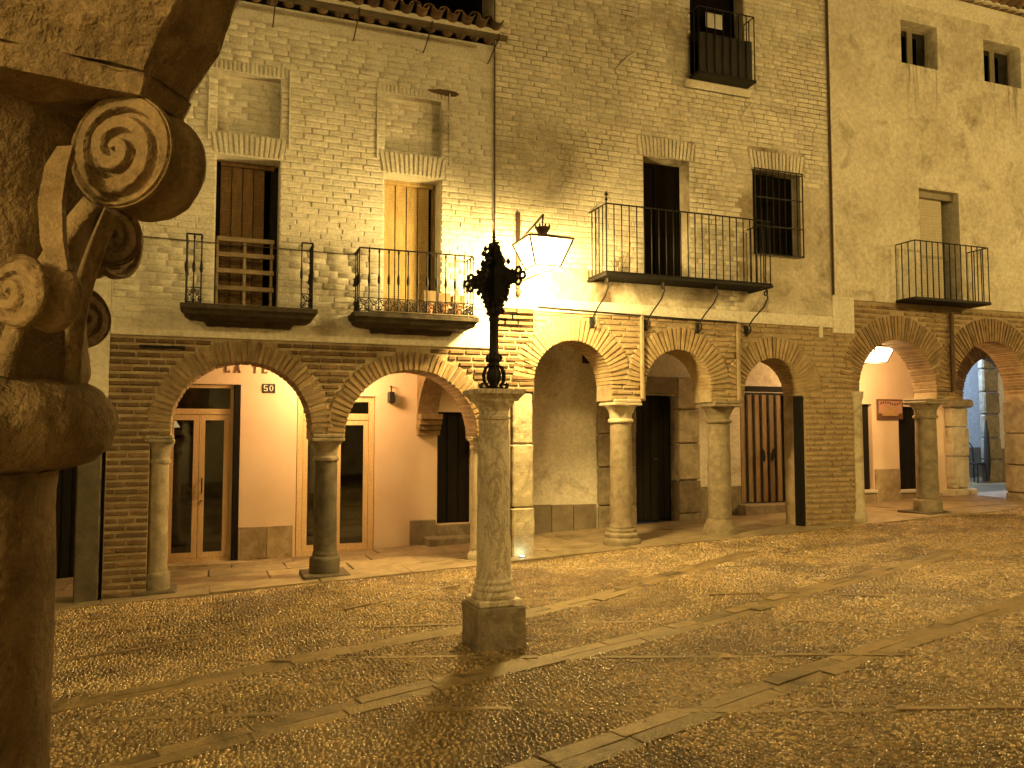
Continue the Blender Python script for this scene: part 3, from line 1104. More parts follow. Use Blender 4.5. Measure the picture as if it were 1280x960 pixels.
wA2 = balcony_door(hA, 2.05, 2.81, 3.12, 5.01, M['blind_light'], .10, M['plank'])

def stone_balcony(parent, x0, x1, zt, depth, mat):
    """moulded stone slab: mesh is the slab, children are the iron pieces"""
    prof = [(.0, .0), (.0, -.055), (.03, -.085), (.045, -.12), (.10, -.145), (.26, -.16), (.29, -.215)]
    vs = []; n = len(prof)
    for ins, dz in prof:
        s = min(ins, .29)
        dpt = max(depth - ins * 1.15, .06)
        vs += [(x0 + s, YF + .02, zt + dz), (x0 + s, YF - dpt, zt + dz), (x1 - s, YF - dpt, zt + dz), (x1 - s, YF + .02, zt + dz)]
    fs = [(0, 1, 2, 3)]
    for k in range(n - 1):
        a, b = 4 * k, 4 * k + 4
        for i in range(3):
            fs.append((a + i, b + i, b + i + 1, a + i + 1))
        fs.append((a + 3, b + 3, b, a))
    fs.append((4 * n - 1, 4 * n - 2, 4 * n - 3, 4 * n - 4))
    return roughen(MB().add(vs, fs).build('balcony', mat, parent), .022, .12, 4)

BAL_H = .80
me_knop = baluster_mesh(BAL_H, .0085, M['iron'])
def scroll_mesh(w=.115, h=.17):
    mb = MB()
    for s in (-1, 1):
        p = spiral((s * w * .23, 0, h * .74), .004, .030, 1.1, 0, 12, flip=s)
        q = spiral((s * w * .23, 0, h * .26), .030, .004, 1.1, PI / 2, 12, flip=-s)
        mb.tube(p, .0052, 5); mb.tube(q, .0052, 5)
        mb.tube([(s * w * .45, 0, 0), (s * w * .1, 0, h * .5), (s * w * .45, 0, h)], .0055, 5)
    mb.tube([(-w * .5, 0, h), (w * .5, 0, h)], .006, 5)
    mb.tube([(-w * .5, 0, .004), (w * .5, 0, .004)], .006, 5)
    mb.lathe([(.003, h * .42), (.016, h * .5), (.003, h * .58)], n=6)
    me = mb.mesh('scrollwork', True)
    me.materials.append(M['iron'])
    return me
me_scroll = scroll_mesh()
def iron_rail(balc, pts, zt, spacing, scrolls=True, skip=None, rail_r=.011, hh=BAL_H, me=None, ends=True):
    """top rail along pts with balusters; balusters and scroll panels are pieces of the balcony"""
    me = me or me_knop
    z = zt + hh
    MB().tube([(x, y, z) for x, y in pts], rail_r, 6, r2=.007, ref=(0, 0, 1)).build('rail', M['iron'], balc)
    for (ax, ay), (bx, by) in zip(pts, pts[1:]):
        L = math.hypot(bx - ax, by - ay)
        n = max(1, int(round(L / spacing)))
        for k in range(n + 1):
            t = k / n
            x, y = ax + (bx - ax) * t, ay + (by - ay) * t
            if k == 0 and (ax, ay) != pts[0]: continue
            o = shared('baluster', me, balc, (x, y, zt), (0, 0, rnd.random() * 3), (1, 1, 1))
        if scrolls:
            for k in range(n):
                t = (k + .5) / n
                x, y = ax + (bx - ax) * t, ay + (by - ay) * t
                shared('scrollwork', me_scroll, balc, (x, y, zt + .012), (0, 0, math.atan2(by - ay, bx - ax)), (L / n / .115, 1, 1))

DB = .40
bA1 = stone_balcony(hA, -.36, 1.17, 3.12, DB + .04, M['balcony_stone'])
bA1['label'] = 'moulded stone balcony with its front railing missing'
yb_ = YF - DB + .02
iron_rail(bA1, [(-.30, YF + .01), (-.30, yb_), (-.14, yb_)], 3.122, .10)
iron_rail(bA1, [(.98, yb_), (1.11, yb_), (1.11, YF + .01)], 3.122, .10)
bA2 = stone_balcony(hA, 1.60, 3.20, 3.12, DB + .04, M['balcony_stone'])
bA2['label'] = 'moulded stone balcony with a full iron railing'
iron_rail(bA2, [(1.67, YF + .01), (1.67, yb_), (3.14, yb_), (3.14, YF + .01)], 3.122, .118)
MB().tube([(1.80, yb_ - .035, 3.135), (3.18, yb_ - .035, 3.135)], .012, 6).build('edge_strip', M['zinc'], bA2)
# wooden slatted gate standing in the balcony door
g = MB(); g.bevbox(.02, .72, YF + .06, YF + .09, 3.15, 3.20, .004)
gate = g.build('wooden_barrier', M['greywood'], hA)
for z in (3.40, 3.61, 3.81, 4.0):
    MB().bevbox(.02, .69, YF + .06, YF + .09, z - .028, z + .028, .005).build('slat', M['greywood'], gate)
for x in (.03, .345, .66):
    MB().bevbox(x - .016, x + .016, YF + .088, YF + .115, 3.15, 4.01, .004).build('upright', M['greywood'], gate)
# flower boxes and tiles leaning on the second balcony
for i, (x, z0, w) in enumerate(((2.52, 3.125, .17), (2.72, 3.125, .17), (2.92, 3.125, .17))):
    p = MB(); p.lathe([(.05, 0), (.075, .16), (.085, .165), (.085, .19), (.07, .19), (.06, .16)], (x + .08, YF - .13, z0), 14)
    o = p.build('flower_pot', M['pot'], None, smooth=True, angle=35)
    tag(o, ('terracotta flower pot on the stone balcony, next to the straw blind', 'terracotta flower pot on the stone balcony, between two other pots', 'terracotta flower pot in the stone balcony corner beside the lantern')[i], 'flower pot', 'pots on the balcony')
for i in range(3):
    x = 2.56 + i * .2
    MB().bevbox(x, x + .17, YF - .06, YF - .02, 3.125 + .22, 3.50 - i * .02, .006).build('clay_panel', M['plank'], wA2)
    
# cables along the facade
MB().tube([(-1.05, YF - .03, 3.93), (-.3, YF - .03, 3.92), (1.12, YF - .03, 3.905), (1.67, YF - .03, 3.90)], .006, 5).build('cable', M['rust'], hA)
MB().tube([(3.555, YF - .035, 2.9), (3.552, YF - .04, 4.6), (3.55, YF - .035, 8.6)], .011, 6).build('cable', M['rust'], hA)

# roof and eaves
eave = MB().add([(-1.2, YF - .30, 6.99), (3.53, YF - .30, 6.99), (3.53, YF + 4.5, 8.3), (-1.2, YF + 4.5, 8.3),
                 (-1.2, YF - .30, 7.06), (3.53, YF - .30, 7.06), (3.53, YF + 4.5, 8.37), (-1.2, YF + 4.5, 8.37)],
                [(0, 3, 2, 1), (4, 5, 6, 7), (0, 1, 5, 4), (1, 2, 6, 5), (2, 3, 7, 6), (3, 0, 4, 7)])
roofA = eave.build('roof', M['plaster'], hA)
def tile_mesh(r=.085, L=.42, taper=.82):
    n = 7
    vs = []
    for s, rr in ((0, r), (1, r * taper)):
        for k in range(n + 1):
            a = PI * k / n
            vs.append((rr * math.cos(a), s * L, rr * .85 * math.sin(a)))
        for k in range(n + 1):
            a = PI * k / n
            vs.append(((rr - .016) * math.cos(a), s * L, (rr - .016) * .85 * math.sin(a)))
    m = n + 1
    fs = []
    for k in range(n):
        fs.append((k, k + 1, 2 * m + k + 1, 2 * m + k))
        fs.append((m + k + 1, m + k, 3 * m + k, 3 * m + k + 1))
        fs.append((k + 1, k, m + k, m + k + 1))
        fs.append((2 * m + k, 2 * m + k + 1, 3 * m + k + 1, 3 * m + k))
    me = MB().add(vs, fs).mesh('roof_tile', True)
    me.materials.append(M['terracotta'])
    me.set_sharp_from_angle(angle=math.radians(35))
    return me
me_tile = tile_mesh()
pit = math.atan((8.3 - 6.99) / 4.8)
def tiled_eave(roof, x0, x1, y0, z0, rows_, pitch, slope, right=1):
    x = x0
    while x < x1:
        for r in range(rows_):
            y = y0 + r * .36 * math.cos(slope); z = z0 + r * .36 * math.sin(slope)
            shared('roof_tile', me_tile, roof, (x + rnd.uniform(-.012, .012), y + rnd.uniform(-.025, .025), z + .055 + rnd.uniform(-.01, .012)), (slope + rnd.uniform(-.03, .03), rnd.uniform(-.08, .08), rnd.uniform(-.05, .05)))
            shared('roof_tile', me_tile, roof, (x + pitch / 2 + rnd.uniform(-.01, .01), y - .035 + rnd.uniform(-.02, .02), z + .078), (slope, PI, rnd.uniform(-.05, .05)))
        x += pitch
tiled_eave(roofA, -1.15, 3.50, YF - .39, 7.06, 2, .205, pit)
# gutter with brackets
gp = [(.055 * math.cos(PI + PI * k / 8), .055 * math.sin(PI + PI * k / 8)) for k in range(9)]
vs = []
for x in (-1.2, 3.58):
    vs += [(x, YF - .42 + a, 6.90 + b) for a, b in gp] + [(x, YF - .42 + a * .88, 6.90 + b * .88) for a, b in gp]
fs = []
for k in range(8):
    fs += [(k, k + 1, 19 + k, 18 + k), (9 + k + 1, 9 + k, 27 + k, 28 + k), (k, 9 + k, 10 + k, k + 1), (18 + k, 19 + k, 28 + k, 27 + k)]
fs += [(0, 18, 27, 9), (8, 17, 35, 26)]
gut = MB().add(vs, fs).build('gutter', M['zinc'], hA)
for x in (-.1, .62, 1.62, 2.55, 3.46):
    MB().tube([(x, YF - .42, 6.83), (x, YF - .30, 6.80), (x, YF - .08, 6.72), (x, YF + .01, 6.71)], .009, 5).build('bracket', M['rust'], gut)
    MB().tube([(x, YF - .482, 6.91), (x, YF - .478, 6.86), (x, YF - .43, 6.835), (x, YF - .36, 6.86)], .008, 5).build('strap', M['rust'], gut)

# ---- gallery of house A
def opening_door_dark(parent, x0, x1, z0, z1, mat, y=None, planks=3, frame=None, name='door'):
    y = (YB + .16) if y is None else y
    d = MB().bevbox(x0, x1, y, y + .05, z0, z1, .006).build(name, mat, parent)
    w = (x1 - x0 - .02) / planks
    for k in range(planks):
        MB().bevbox(x0 + .01 + k * w + .006, x0 + .01 + (k + 1) * w - .006, y - .022, y - .001, z0 + .02, z1 - .02, .006).build('panel', mat, d)
    return d
ZB = 2.95
HOLG = [(-.62, .40, -.6, 2.34), (1.20, 2.37, -.6, 2.20), (3.36, 3.94, .20, 1.97), (-2.02, -1.62, -.6, 1.95)]
wall_grid(-4.5, 4.40, -.7, 3.1, HOLG, YB, YB + .35, 'gallery_wall', M['pink'], hA)
def frame_rect(parent, name, x0, x1, z0, z1, t, y0, y1, mat, bottom=True):
    """one connected rectangular frame"""
    o = [(x0, z0), (x1, z0), (x1, z1), (x0, z1)]
    i = [(x0 + t, z0 + (t if bottom else 0)), (x1 - t, z0 + (t if bottom else 0)), (x1 - t, z1 - t), (x0 + t, z1 - t)]
    vs = [(x, y0, z) for x, z in o + i] + [(x, y1, z) for x, z in o + i]
    fs = []
    for k in range(4):
        j = (k + 1) % 4
        fs += [(k, j, 4 + j, 4 + k), (8 + j, 8 + k, 12 + k, 12 + j), (k, 8 + k, 8 + j, j), (4 + k, 4 + j, 12 + j, 12 + k)]
    return MB().add(vs, fs).build(name, mat, parent)
# first shop door: two glazed leaves under a transom
d1 = frame_rect(hA, 'door_frame', -.615, .305, -.19, 2.33, .045, YB + .06, YB + .14, M['pine'])
MB().bevbox(-.57, .26, YB + .065, YB + .135, 1.90, 1.985, .006).build('transom_bar', M['pine'], d1)
MB().box(-.57, .26, YB + .10, YB + .106, 1.985, 2.285).build('transom_pane', M['glass'], d1)
for a, b in ((-.566, -.155), (-.149, .256)):
    lf = frame_rect(d1, 'leaf', a, b, -.14, 1.895, .075, YB + .075, YB + .125, M['pine'])
    MB().box(a + .07, b - .07, YB + .098, YB + .104, -.07, 1.83).build('pane', M['glass'], d1)
hd = MB(); hd.tube([(-.105, YB + .07, .78), (-.105, YB + .03, .79), (-.105, YB + .03, .98), (-.105, YB + .07, .99)], .009, 6)
hd.build('handle', M['black'], d1)
MB().lathe([(.018, 0), (.018, .012)], n=10).build('lock', M['zinc'], d1).location = (-.105, YB + .07, .66)
sh = MB().bevbox(.31, .395, YB - .03, YB + .2, -.18, 2.33, .005).build('open_shutter', M['blackwood'], hA)
MB().bevbox(-.62, .40, YB + .05, YB + .15, 2.335, 2.46, .006).build('lintel', M['pine'], hA)
# second shop door
d2 = frame_rect(hA, 'door_frame', 1.215, 2.36, -.19, 2.19, .08, YB + .05, YB + .13, M['pine'])
MB().bevbox(1.295, 2.28, YB + .055, YB + .125, 1.83, 1.93, .006).build('transom_bar', M['pine'], d2)
MB().box(1.295, 2.28, YB + .09, YB + .096, 1.93, 2.11).build('transom_pane', M['glass'], d2)
for a, b in ((1.30, 1.785), (1.79, 2.275)):
    frame_rect(d2, 'leaf', a, b, -.11, 1.825, .07, YB + .065, YB + .115, M['pine'])
    MB().box(a + .065, b - .065, YB + .088, YB + .094, -.045, 1.76).build('pane', M['glass'], d2)
# marble dado panels between the doors
for k in range(2):
    a = .43 + k * .37
    MB().bevbox(a, a + .36, YB - .022, YB + .004, -.19, .275, .004).build('dado_panel', M['dado'], hA)
MB().bevbox(.40, .43, YB - .022, YB + .004, -.19, .275, .003).build('dado_panel', M['dado'], hA)
# level stone sill in front of the shop doors
MB().bevbox(-1.3, 2.42, YB - .20, YB + .12, -.45, -.19, .01).build('door_sill', M['dado'], hA)
# third door with two steps, stone plinth
opening_door_dark(hA, 3.36, 3.94, .20, 1.97, M['blackwood'])
MB().bevbox(3.30, 4.02, YB - .03, YB + .2, -.3, .195, .012).build('step', M['stone'], hA)
MB().bevbox(3.14, 4.05, YB - .36, YB - .032, -.3, .025, .012).build('step', M['stone'], hA)
MB().bevbox(2.92, 3.33, YB - .05, YB + .002, -.35, .28, .01).build('plinth', M['dado_grey'], hA)
# transverse brick arch springing off a corbel at the back wall
mb = MB()
arc = []
for k in range(13):
    a = PI * .5 * k / 12
    arc.append((YB - 1.45 + 1.45 * math.cos(a) * 1.0, 1.75 + .95 * math.sin(a)))
vs = []
for (y, z) in arc:
    vs += [(3.03, y - .02, z), (3.36, y - .02, z), (3.36, y + .15, 3.0), (3.03, y + .15, 3.0)]
fs = []
for k in range(12):
    a, b = 4 * k, 4 * k + 4
    fs += [(a, a + 1, b + 1, b), (a + 1, a + 2, b + 2, b + 1), (a + 3, a, b, b + 3)]
fs += [(0, 3, 2, 1), (48, 49, 50, 51)]
tr = mb.add(vs, fs).build('transverse_arch', M['brick'], hA)
for k, (z0, z1, dd) in enumerate(((1.60, 1.68, .10), (1.683, 1.76, .16), (1.763, 1.84, .22), (1.843, 1.93, .27))):
    MB().bevbox(3.02, 3.37, YB - dd - .03, YB + .01, z0, z1, .006).build('corbel_brick', M['brick'], tr)
MB().box(-1.1, 4.4, YR - .02, YB + .01, 3.0, 3.08).build('ceiling', M['plaster'], hA)
# shop interior behind the glazing
rm = MB()
rm.add([(-1.2, YB + .35, -.19), (3.0, YB + .35, -.19), (3.0, YB + 3.2, -.19), (-1.2, YB + 3.2, -.19),
        (-1.2, YB + .35, 2.7), (3.0, YB + .35, 2.7), (3.0, YB + 3.2, 2.7), (-1.2, YB + 3.2, 2.7)],
       [(0, 1, 2, 3), (7, 6, 5, 4), (1, 5, 6, 2), (3, 2, 6, 7), (0, 3, 7, 4)])
rm.build('shop_room', surface('shop_room_wall', (.10, .065, .04), (.17, .11, .065), 2, .7, 0), hA)
tb = MB().bevbox(-.45, .25, YB + 1.2, YB + 1.8, .52, .56, .008).build('table_top', M['plank'], None)
tag(tb, 'small dark shop table seen through the glazed double door', 'table'); tb.name = 'table'
for x, y in ((-.4, 1.25), (.2, 1.25), (-.4, 1.75), (.2, 1.75)):
    MB().bevbox(x - .02, x + .02, YB + y - .02, YB + y + .02, -.19, .521, .004).build('leg', M['plank'], tb)

# lettering over the shop: LA TE
def letter(ch, x, y, z, h, mat, parent):
    t = h * .16; s = h * .10; w = h * .62
    B = []
    def bar(x0, x1, z0, z1): return [(x0, z0), (x1, z0), (x1, z1), (x0, z1)]
    polys = []
    if ch == 'L':
        polys = [[(0, 0), (w, 0), (w, h * .28), (w - s * .6, h * .28), (w - t * 1.2, s), (t * 1.6, s), (t * 1.6, h - s * .6), (t * 2.2, h - s * .6), (t * 2.2, h), (0, h), (0, h - s * .6), (t * .6, h - s * .6), (t * .6, s * .6), (0, s * .6)]]
    elif ch == 'T':
        c = w / 2
        polys = [[(c - t, 0), (c + t, 0), (c + t, s * .6), (c + t * .5, s * .6), (c + t * .5, h - s), (w - s, h - s), (w - s * .6, h * .72), (w, h * .72), (w, h), (0, h), (0, h * .72), (s * .6, h * .72), (s, h - s), (c - t * .5, h - s), (c - t * .5, s * .6), (c - t, s * .6)]]
    elif ch == 'E':
        polys = [[(0, 0), (w, 0), (w, h * .26), (w - s * .6, h * .26), (w - t, s), (t * 1.6, s), (t * 1.6, h * .46), (w * .62, h * .46), (w * .62, h * .56), (t * 1.6, h * .56), (t * 1.6, h - s), (w - t, h - s), (w - s * .6, h * .74), (w, h * .74), (w, h), (0, h), (0, h - s * .6), (t * .6, h - s * .6), (t * .6, s * .6), (0, s * .6)]]
    elif ch == 'A':
        w = h * .8; c = w / 2
        polys = [[(0, 0), (t * 1.6, 0), (t * 1.6, s * .6), (t * 1.05, s * .6), (c * .72, h * .34), (c * 1.16, h * .34), (w - t * 2.0, s * .6), (w - t * 2.4, s * .6), (w - t * 2.4, 0), (w, 0), (w, s * .6), (w - t * .5, s * .6), (c + t * .5, h), (c - t * .3, h), (t * .45, s * .6), (0, s * .6)],
                 ]
    elif ch == '5':
        polys = [[(0, h * .2), (0, 0), (w, 0), (w, h * .56), (t, h * .56), (t, h * .86), (w * .95, h * .86), (w * .95, h), (0, h), (0, h * .43), (w - t * 1.1, h * .43), (w - t * 1.1, h * .13), (t, h * .13), (t, h * .2)]]
    elif ch == '0':
        o = [(w / 2 + w / 2 * math.cos(a), h / 2 + h / 2 * math.sin(a)) for a in [2 * PI * k / 16 for k in range(17)]]
        i = [(w / 2 + (w / 2 - t) * math.cos(a), h / 2 + (h / 2 - s * 1.3) * math.sin(a)) for a in [2 * PI * k / 16 for k in range(17)]]
        polys = [[o[k], o[k + 1], i[k + 1], i[k]] for k in range(16)]
    mb = MB()
    for p in polys: mb.prism([(x + a, z + b) for a, b in p], y - .014, y)
    return mb.build('letter', mat, parent), w
sg = thing('shop_lettering', 'dark brown serif letters LA TE on the wall above the shop door', 'sign', (.5, YB, 2.52))
x = .165
for ch in 'LA TE':
    if ch == ' ': x += .10; continue
    o, w = letter(ch, x, YB - .001, 2.512, .125, M['sign_brown'], sg)
    x += w + .055
nm = thing('house_number_tile', 'small dark tile with white number 50 on the peach wall', 'number tile', (.78, YB, 2.22))
MB().bevbox(.70, .88, YB - .016, YB - .001, 2.225, 2.36, .004).build('tile', M['black'], nm)
letter('5', .715, YB - .017, 2.25, .09, M['white'], nm)
letter('0', .795, YB - .017, 2.25, .09, M['white'], nm)
# small security camera on the wall
sc_ = thing('security_camera', 'small black wall camera with a white box beside the shop door', 'camera', (2.62, YB, 2.2))
MB().bevbox(2.55, 2.64, YB - .16, YB - .02, 2.10, 2.27, .012).build('body', M['black'], sc_)
MB().bevbox(2.66, 2.75, YB - .05, YB - .001, 2.08, 2.22, .008).build('box', M['white'], sc_)
MB().tube([(2.60, YB - .001, 2.36), (2.60, YB - .08, 2.36), (2.60, YB - .08, 2.268)], .012, 6).build('arm', M['rust'], sc_)


# ================================================================== HOUSE D: sliver of the neighbour beyond the pier
hD = thing('house', 'white plastered house end with a dark stone door pillar beside the brick pier', 'house', (-2.4, YF, gz(-2.4, YF)), 'arcaded houses along the square')
arcade_core(-4.6, -1.104, 7.4, [(-3.1, -1.42, 1.72, .84, 1.68)], [(-1.42, -1.104, 1.45)], YF - .004, YR, 'wall', M['plaster'], hD)
rd = random.Random(8)
MB().bevbox(-1.40, -1.15, YF + .0, YR - .02, -.6, 1.44, .015).build('stone_pillar', M['stone_dark'], hD)
for k in range(6):
    z = 1.455 + k * .075
    MB().bevbox(-1.42 - k * .004, -1.125, YF - .022 - rd.uniform(0, .006), YF + .2, z, z + .055, .006).build('brick', M['brick'], hD)
opening_door_dark(hD, -2.02, -1.62, -.45, 1.95, M['blackwood'])
MB().bevbox(-1.60, -1.10, YB - .03, YB + .003, -.45, .35, .008).build('plinth', M['dado_grey'], hD)
MB().tube([(-1.30, YF - .012, 2.13), (-1.22, YF - .012, 2.12)], .008, 5).build('cable', M['rust'], hD)

# ================================================================== HOUSE B: tall worn painted brick, iron balcony
rb = random.Random(21)
hB = thing('house', 'tall worn white brick house with a wide iron balcony on curled braces', 'house', (6.6, YF, gz(6.6, YF)), 'arcaded houses along the square')
B_TOP = 3.34
RB = .34
archB = [(4.745, 2.33, .60, RB, 2.10, .60), (6.46, 2.30, .56, RB, 2.10, .56), (8.175, 2.225, .565, RB, 2.12, .565)]
arcade_core(4.152, 9.74, B_TOP + .1, [(c[0] - c[5], c[0] + c[5], c[1], c[2], c[4]) for c in archB],
            [(8.74, 9.74, -.5)], YC, YR, 'arcade_wall', M['mortar'], hB)
for cx, cz, r, ln, sp, w in archB:
    arch_ring(hB, cx, cz, r, ln, YF - .002, YR + .006, sp, M['brick_pale'], pitch=.054, joint=.018, rng=rb)
blb = ring_block(archB)
def blockB(za, zb):
    iv = list(blb(za, zb))
    if zb < 2.12: iv.append((4.1, 8.74))
    return iv
bricksB = rows(4.155, 9.74, -.05, B_TOP, .083, .25, .022, blockB, rb, zj=.034)
place_bricks(bricksB, UB, YC, .016, hB, 300, M['brick_pale'], rb, key=lambda b: -((b[1] - b[0]) * (1.5 if b[0] > 8.7 else 1)))
# arris columns
arcade_column(hB, 5.585, YF + .20, gz(5.58, YF), 2.105, .165, 'round', M['stone'], M['stone_pale'], M['stone'], label='granite column with a bulging base')
arcade_column(hB, 7.27, YF + .20, gz(7.27, YF), 2.105, .175, 'flare', M['stone'], M['stone'], M['stone'], label='granite column with a conical foot')
MB().lathe([(.12, -.1), (.12, .12), (.085, .20), (.08, 1.95), (.10, 2.0), (.11, 2.1)], (9.80, YF + .02, gz(9.8, YF)), 16).build('corner_shaft', M['stone_pale'], hB, smooth=True, angle=40)
# thin vertical strips between the arches
for x, zt, zb_, mt in ((5.83, 3.36, 2.12, M['mortar']), (7.50, 3.30, 2.12, M['mortar'])):
    MB().bevbox(x - .03, x + .02, YF - .045, YF + .005, zb_, zt, .008).build('drip_strip', mt, hB)
# dark upright strip standing in the last arch
MB().bevbox(8.69, 8.738, YF + .03, YF + .22, .10, 2.22, .008).build('dark_upright', M['blackwood'], hB)
# upper wall
HOLB = [(6.73, 7.71, 7.05, 9.1), (5.89, 6.67, 3.88, 5.72), (7.83, 8.74, 4.41, 5.75)]
wall_grid(3.545, 9.34, B_TOP, 10.6, HOLB, YF + .006, YR, 'wall', M['joint'], hB)
MB().bevbox(9.33, 9.77, YF - .014, YF + .03, 3.24, 3.84, .006).build('plaster_patch', M['plaster'], hB)
MB().bevbox(4.16, 9.335, YF - .012, YF + .004, B_TOP - .02, B_TOP + .16, .006).build('plaster_band', M['plaster'], hB)
lintels(5.82, 6.74, 5.735, 6.02, 15, M['paint_worn'], hB, YF + .006, .10)
lintels(7.80, 8.78, 5.765, 6.06, 15, M['paint_worn'], hB, YF + .006, .10)
def blockBU(za, zb):
    zm = (za + zb) / 2
    iv = [(a - .01, b + .01) for a, b, c, d in HOLB if c - .005 < zm < d + .005]
    if 5.72 < zm < 6.05: iv += [(5.78, 6.78)]
    if 5.75 < zm < 6.08: iv += [(7.74, 8.84)]
    return iv
upB = rows(3.555, 9.33, B_TOP + .16, 10.55, .077, .25, .013, blockBU, rb)
def depB(x, z):
    d = rb.uniform(.006, .014)
    f = fld(x, z, .9)
    if z < 3.95: d *= .6 if f > .5 else 0
    if x > 7.6 and z < 5.6: d *= .5 if f > .62 else 0
    if x > 8.85 and z < 5.0: d = 0
    if z > 6.0 and f < .3: d *= .45
    return d
visB = sorted([b for b in upB if 4.0 < b[2] < 7.0 and depB((b[0] + b[1]) / 2, b[2]) > .006 and b[0] < 7.5], key=lambda b: abs((b[0] + b[1]) / 2 - 4.6) + abs(b[2] - 5.2))[:280]
pk = set(visB)
for (a, b, c, d) in visB:
    shared('painted_brick', rb.choice(UBW), hB, (a, YF + .006, c), (0, rb.uniform(-.008, .008), 0), (b - a, rb.uniform(.006, .015), d - c))
brick_stuff('painted_brickwork', [b for b in upB if b not in pk], YF + .006, depB, M['paint_worn'], hB, np.random.default_rng(14), jit=.0045)
# scars of lost struts
for (xa, za, xb, zb_) in ((5.42, 6.93, 5.78, 7.28), (7.62, 6.52, 7.84, 6.80)):
    MB().tube([(xa, YF - .012, za), ((xa + xb) / 2, YF - .02, (za + zb_) / 2 + .02), (xb, YF - .012, zb_)], [.012, .022, .016], 6).build('plaster_scar', M['paint_worn'], hB)

def dark_window(parent, x0, x1, z0, z1, name='window', leafmat=None, y=None, panemat=None):
    y = y or YF + .34
    w = MB().box(x0 - .02, x1 + .02, y + .06, y + .10, z0 - .02, z1 + .02).build(name, M['dark'], parent)
    lm = leafmat or M['blackwood']
    xm = (x0 + x1) / 2
    for a, b in ((x0 + .003, xm - .003), (xm + .003, x1 - .003)):
        frame_rect(w, 'leaf', a, b, z0 + .003, z1 - .003, .055, y, y + .045, lm)
        MB().box(a + .05, b - .05, y + .02, y + .026, z0 + .05, z1 - .05).build('pane', panemat or M['glass'], w)
    return w
dark_window(hB, 5.89, 6.67, 3.88, 5.72, y=YF + .26, leafmat=M['dark'], panemat=M['dark'])  # solid near-black leaves and panes, standing in for the dark inside
wB = dark_window(hB, 7.83, 8.74, 4.41, 5.75, y=YF + .22, leafmat=M['dark'], panemat=M['dark'])
dark_window(hB, 6.73, 7.71, 7.05, 9.1, y=YF + .24, leafmat=M['dark'], panemat=M['dark'])
# window grille
gr = frame_rect(wB, 'grille', 7.82, 8.75, 4.40, 5.76, .016, YF - .06, YF - .045, M['iron'])
for k in range(1, 8):
    x = 7.82 + .93 * k / 8
    MB().tube([(x, YF - .052, 4.41), (x, YF - .052, 5.75)], .008, 6).build('grille_bar', M['iron'], wB)
for z in (4.85, 5.30):
    MB().box(7.83, 8.74, YF - .066, YF - .061, z - .01, z + .01).build('grille_band', M['iron'], wB)
for x in (7.83, 8.74):
    for z in (4.43, 5.73):
        MB().tube([(x, YF - .052, z), (x, YF + .02, z)], .007, 5).build('grille_stay', M['iron'], wB)
# top window: little railing with a dark cloth tied behind it
tw = MB().bevbox(6.70, 7.74, YF - .26, YF + .004, 7.0, 7.045, .008).build('balcony', M['iron'], hB)
me_thin = baluster_mesh(1.0, .009, M['iron'], 'plain')
iron_rail(tw, [(6.72, YF + .01), (6.72, YF - .24), (7.72, YF - .24), (7.72, YF + .01)], 7.045, .14, False, hh=1.0, me=me_thin)
MB().bevbox(6.75, 7.69, YF - .222, YF - .205, 7.06, 7.66, .004).build('privacy_sheet', M['black'], tw)
MB().bevbox(6.60, 7.80, YF - .05, YF + .003, 6.86, 6.998, .02).build('sill', M['paint_worn'], hB)
ln_ = MB().bevbox(6.98, 7.30, YF - .05, YF - .03, 7.86, 8.10, .01)
o = ln_.build('hung_cloth', M['white']); tag(o, 'pale cloth hung behind the top window railing of the tall house', 'cloth')

# wide iron balcony
bB = MB()
bx0, bx1, bd, bz = 4.97, 7.72, .56, 3.84
bB.bevbox(bx0, bx1, YF - bd, YF + .004, bz - .035, bz, .008)
bB = bB.build('balcony', M['blackwood'], hB)
bB['label'] = 'wide iron balcony with plain bars, curled braces and a corner finial'
MB().tube([(bx0, YF, bz - .05), (bx0, YF - bd, bz - .05), (bx1, YF - bd, bz - .05), (bx1, YF, bz - .05)], .022, 4).build('edge_beam', M['iron'], bB)
me_bar = baluster_mesh(.93, .0085, M['iron'], 'plain')
iron_rail(bB, [(bx0 + .02, YF + .01), (bx0 + .02, YF - bd + .02), (bx1 - .02, YF - bd + .02), (bx1 - .02, YF + .01)], bz, .118, False, hh=.93, me=me_bar)
fin = MB().lathe([(.012, 0), (.012, .9), (.010, .96), (.022, .985), (.012, 1.0), (.008, 1.03), (.026, 1.055), (.004, 1.10)], (bx0 + .02, YF - bd + .02, bz), 8)
fin.build('finial_post', M['iron'], bB, smooth=True)
MB().tube([(bx0 - .012, YF - bd + .02, bz + 1.05), (bx0 + .052, YF - bd + .02, bz + 1.05)], .006, 5).build('finial_arm', M['iron'], bB)
for x in (5.02, 5.90, 6.78, 7.66):
    y1 = YF - bd + .03
    path = spiral((x, y1 + .06, bz - .13), .012, .055, 1.15, PI * .9, 14, plane='yz', flip=-1)
    path += [(x, y1 + .01, bz - .22), (x, y1 + .10, bz - .33), (x, YF - .22, bz - .45), (x, YF - .08, bz - .55)]
    path += spiral((x, YF - .055, bz - .64), .07, .02, .9, PI * .62, 10, plane='yz', flip=1)
    MB().tube(path, .011, 6).build('brace', M['iron'], bB, smooth=True)
    MB().bevbox(x - .03, x + .03, YF - .02, YF + .01, bz - .72, bz - .56, .006).build('brace_plate', M['iron'], bB)
